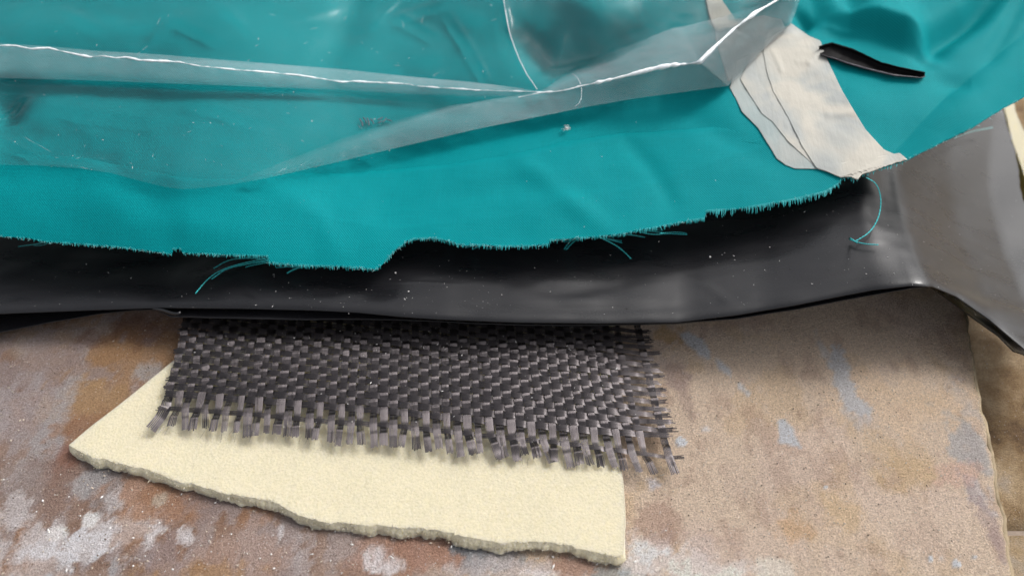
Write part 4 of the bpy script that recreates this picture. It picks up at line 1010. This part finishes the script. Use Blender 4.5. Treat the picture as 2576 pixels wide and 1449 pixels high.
# ================================================================== printed marks seen blurred through the film
a = Acc()
for (x0, y0, x1, y1) in [(905, 300, 912, 318), (914, 296, 922, 310), (924, 298, 928, 316), (932, 300, 940, 312), (950, 302, 962, 296), (962, 308, 972, 298), (974, 302, 986, 306), (952, 310, 960, 304)]:
    w_ = np.array([[x0, y0], [(x0 + x1) / 2 + 2, (y0 + y1) / 2], [x1, y1]], float); P3 = at(w_[:, 0], w_[:, 1], H_teal, 40, .35); P3[:, 2] += .003
    a.add(*tube_geo(P3, .016, 4))
link('faint_print', a.build('faint_print', [simple('faded_print', (.10, .13, .16), .8)]), TEAL)

# ================================================================== dust, grit and lint
def specks(name, label, n, boxes, H, size, m_, lift=.01, elong=1.0, parent=None):
    V, F = [], []; k = 0
    bb = np.array(boxes, float)[rng.integers(0, len(boxes), n)]; uu = rng.random((n, 2))
    PP = at(bb[:, 0] + (bb[:, 2] - bb[:, 0]) * uu[:, 0], bb[:, 1] + (bb[:, 3] - bb[:, 1]) * uu[:, 1], H, 16, .6); PP[:, 2] += lift
    for p in PP:
        s = size * (.35 + rng.random() ** 3 * 1.6); el = 1 + elong * rng.random() ** 2 * 3
        d = rng.normal(0, 1, 3); d[2] *= .3; d /= np.linalg.norm(d); sd_ = np.cross(d, [0, 0, 1.]); sd_ /= np.linalg.norm(sd_) + 1e-9
        V += [p + d * s * el, p - d * s * el, p + sd_ * s, p - sd_ * s, p + [0, 0, s * .8], p - [0, 0, s * .6]]
        for f in ((0, 2, 4), (2, 1, 4), (1, 3, 4), (3, 0, 4), (2, 0, 5), (1, 2, 5), (3, 1, 5), (0, 3, 5)): F.append([k + i for i in f])
        k += 6
    return link(name, mesh(name, np.array(V), np.array(F), None, False, [m_]), parent, None if parent else label, None if parent else 'dust', kind='stuff')
specks('film_dust', 'fine pale dust scattered over the black plastic film', 520, [(0, 650, 900, 780), (450, 690, 1300, 790), (1000, 640, 1900, 800), (1800, 500, 2300, 720), (2300, 420, 2576, 860)], H_film, .0042, M_DUST, .008)
specks('cloth_dust', 'tiny pale dust specks on the black woven cloth', 260, [(470, 840, 1600, 900), (560, 830, 1500, 880), (480, 850, 1600, 1100), (1250, 950, 1650, 1130)], H_carbon, .0048, M_DUST, .06)
specks('plastic_dust', 'small pale specks scattered over the clear film', 130, [(0, 0, 1250, 400), (0, 230, 1000, 440)], H_clear, .0050, M_DUST, .05, 1.5)
specks('fabric_dust', 'few pale specks on the teal cloth', 45, [(500, 480, 1700, 640), (1300, 300, 2000, 500)], H_teal, .0045, M_DUST, .01)
specks('film_grit', 'dark grit grains on the black plastic film', 40, [(1400, 650, 2250, 780)], H_film, .008, M_GRIT, .012, .5)
ST = SC.objects['stone_tile']
bx_ = [(0, 820, 700, 1449), (0, 1100, 1700, 1449), (1550, 800, 2500, 1449), (1600, 820, 2430, 1449)]
specks('sand_grains', '', 3000, bx_, flat(0), .009, simple('sand_grain', (.50, .42, .34), .7, .4, .3), .012, .4, ST)
specks('dark_grains', '', 1300, bx_, flat(0), .009, simple('dark_grain', (.16, .12, .09), .8, .3, .4), .010, .4, ST)
specks('chalk_grains', '', 380, [(0, 1150, 620, 1449), (600, 1300, 1700, 1449)], flat(0), .010, M_DUST, .010, .6, ST)
def lint():
    c = at(np.array([1424.]), np.array([327.]), H_teal, 40, .35)[0] + [0, 0, .04]; a = Acc()
    for q in range(26):
        d = rng.normal(0, 1, 3) * [.045, .035, .02]; t = np.linspace(0, 1, 5)[:, None]
        a.add(*tube_geo(c + rng.normal(0, .012, 3) + d * t + rng.normal(0, .02, 3) * np.sin(t * 3), .0045, 3))
    t = np.linspace(0, 1, 6)[:, None]; a.add(*tube_geo(c + np.array([.09, -.06, .01]) * t, .004, 3))
    link('lint_tuft', a.build('lint_tuft', [M_DUST]), None, 'tiny white tuft of lint on the teal cloth, below the clear film roll', 'lint')
    for (px, py, r, H, lb) in [(995, 688, .02, H_film, 'round white crumb on the black film, just right of the teal cloth corner'),
                               (1921, 696, .018, H_film, 'white crumb on the black film near its brightest reflection') if 0 else (1028, 771 - 36, .016, H_film, 'small white crumb on the black film, below the long reflected line'),
                               (1786, 648, .020, H_film, 'small white crumb on the dark part of the black film at right')]:
        c = at(np.array([float(px)]), np.array([float(py)]), H, 18, .6)[0] + [0, 0, .02]
        th = np.linspace(0, math.pi, 6); ph = np.linspace(0, 2 * math.pi, 9)[:-1]
        V = np.array([[c[0] + r * math.sin(a_) * math.cos(b_), c[1] + r * math.sin(a_) * math.sin(b_), c[2] + r * .8 * math.cos(a_)] for a_ in th for b_ in ph]); V += rng.normal(0, r * .08, V.shape)
        F = [[i * 8 + j, i * 8 + (j + 1) % 8, (i + 1) * 8 + (j + 1) % 8, (i + 1) * 8 + j] for i in range(5) for j in range(8)]
        link('dust_crumb', mesh('dust_crumb', V, np.array(F), None, True, [M_DUST]), None, lb, 'crumb')
lint()
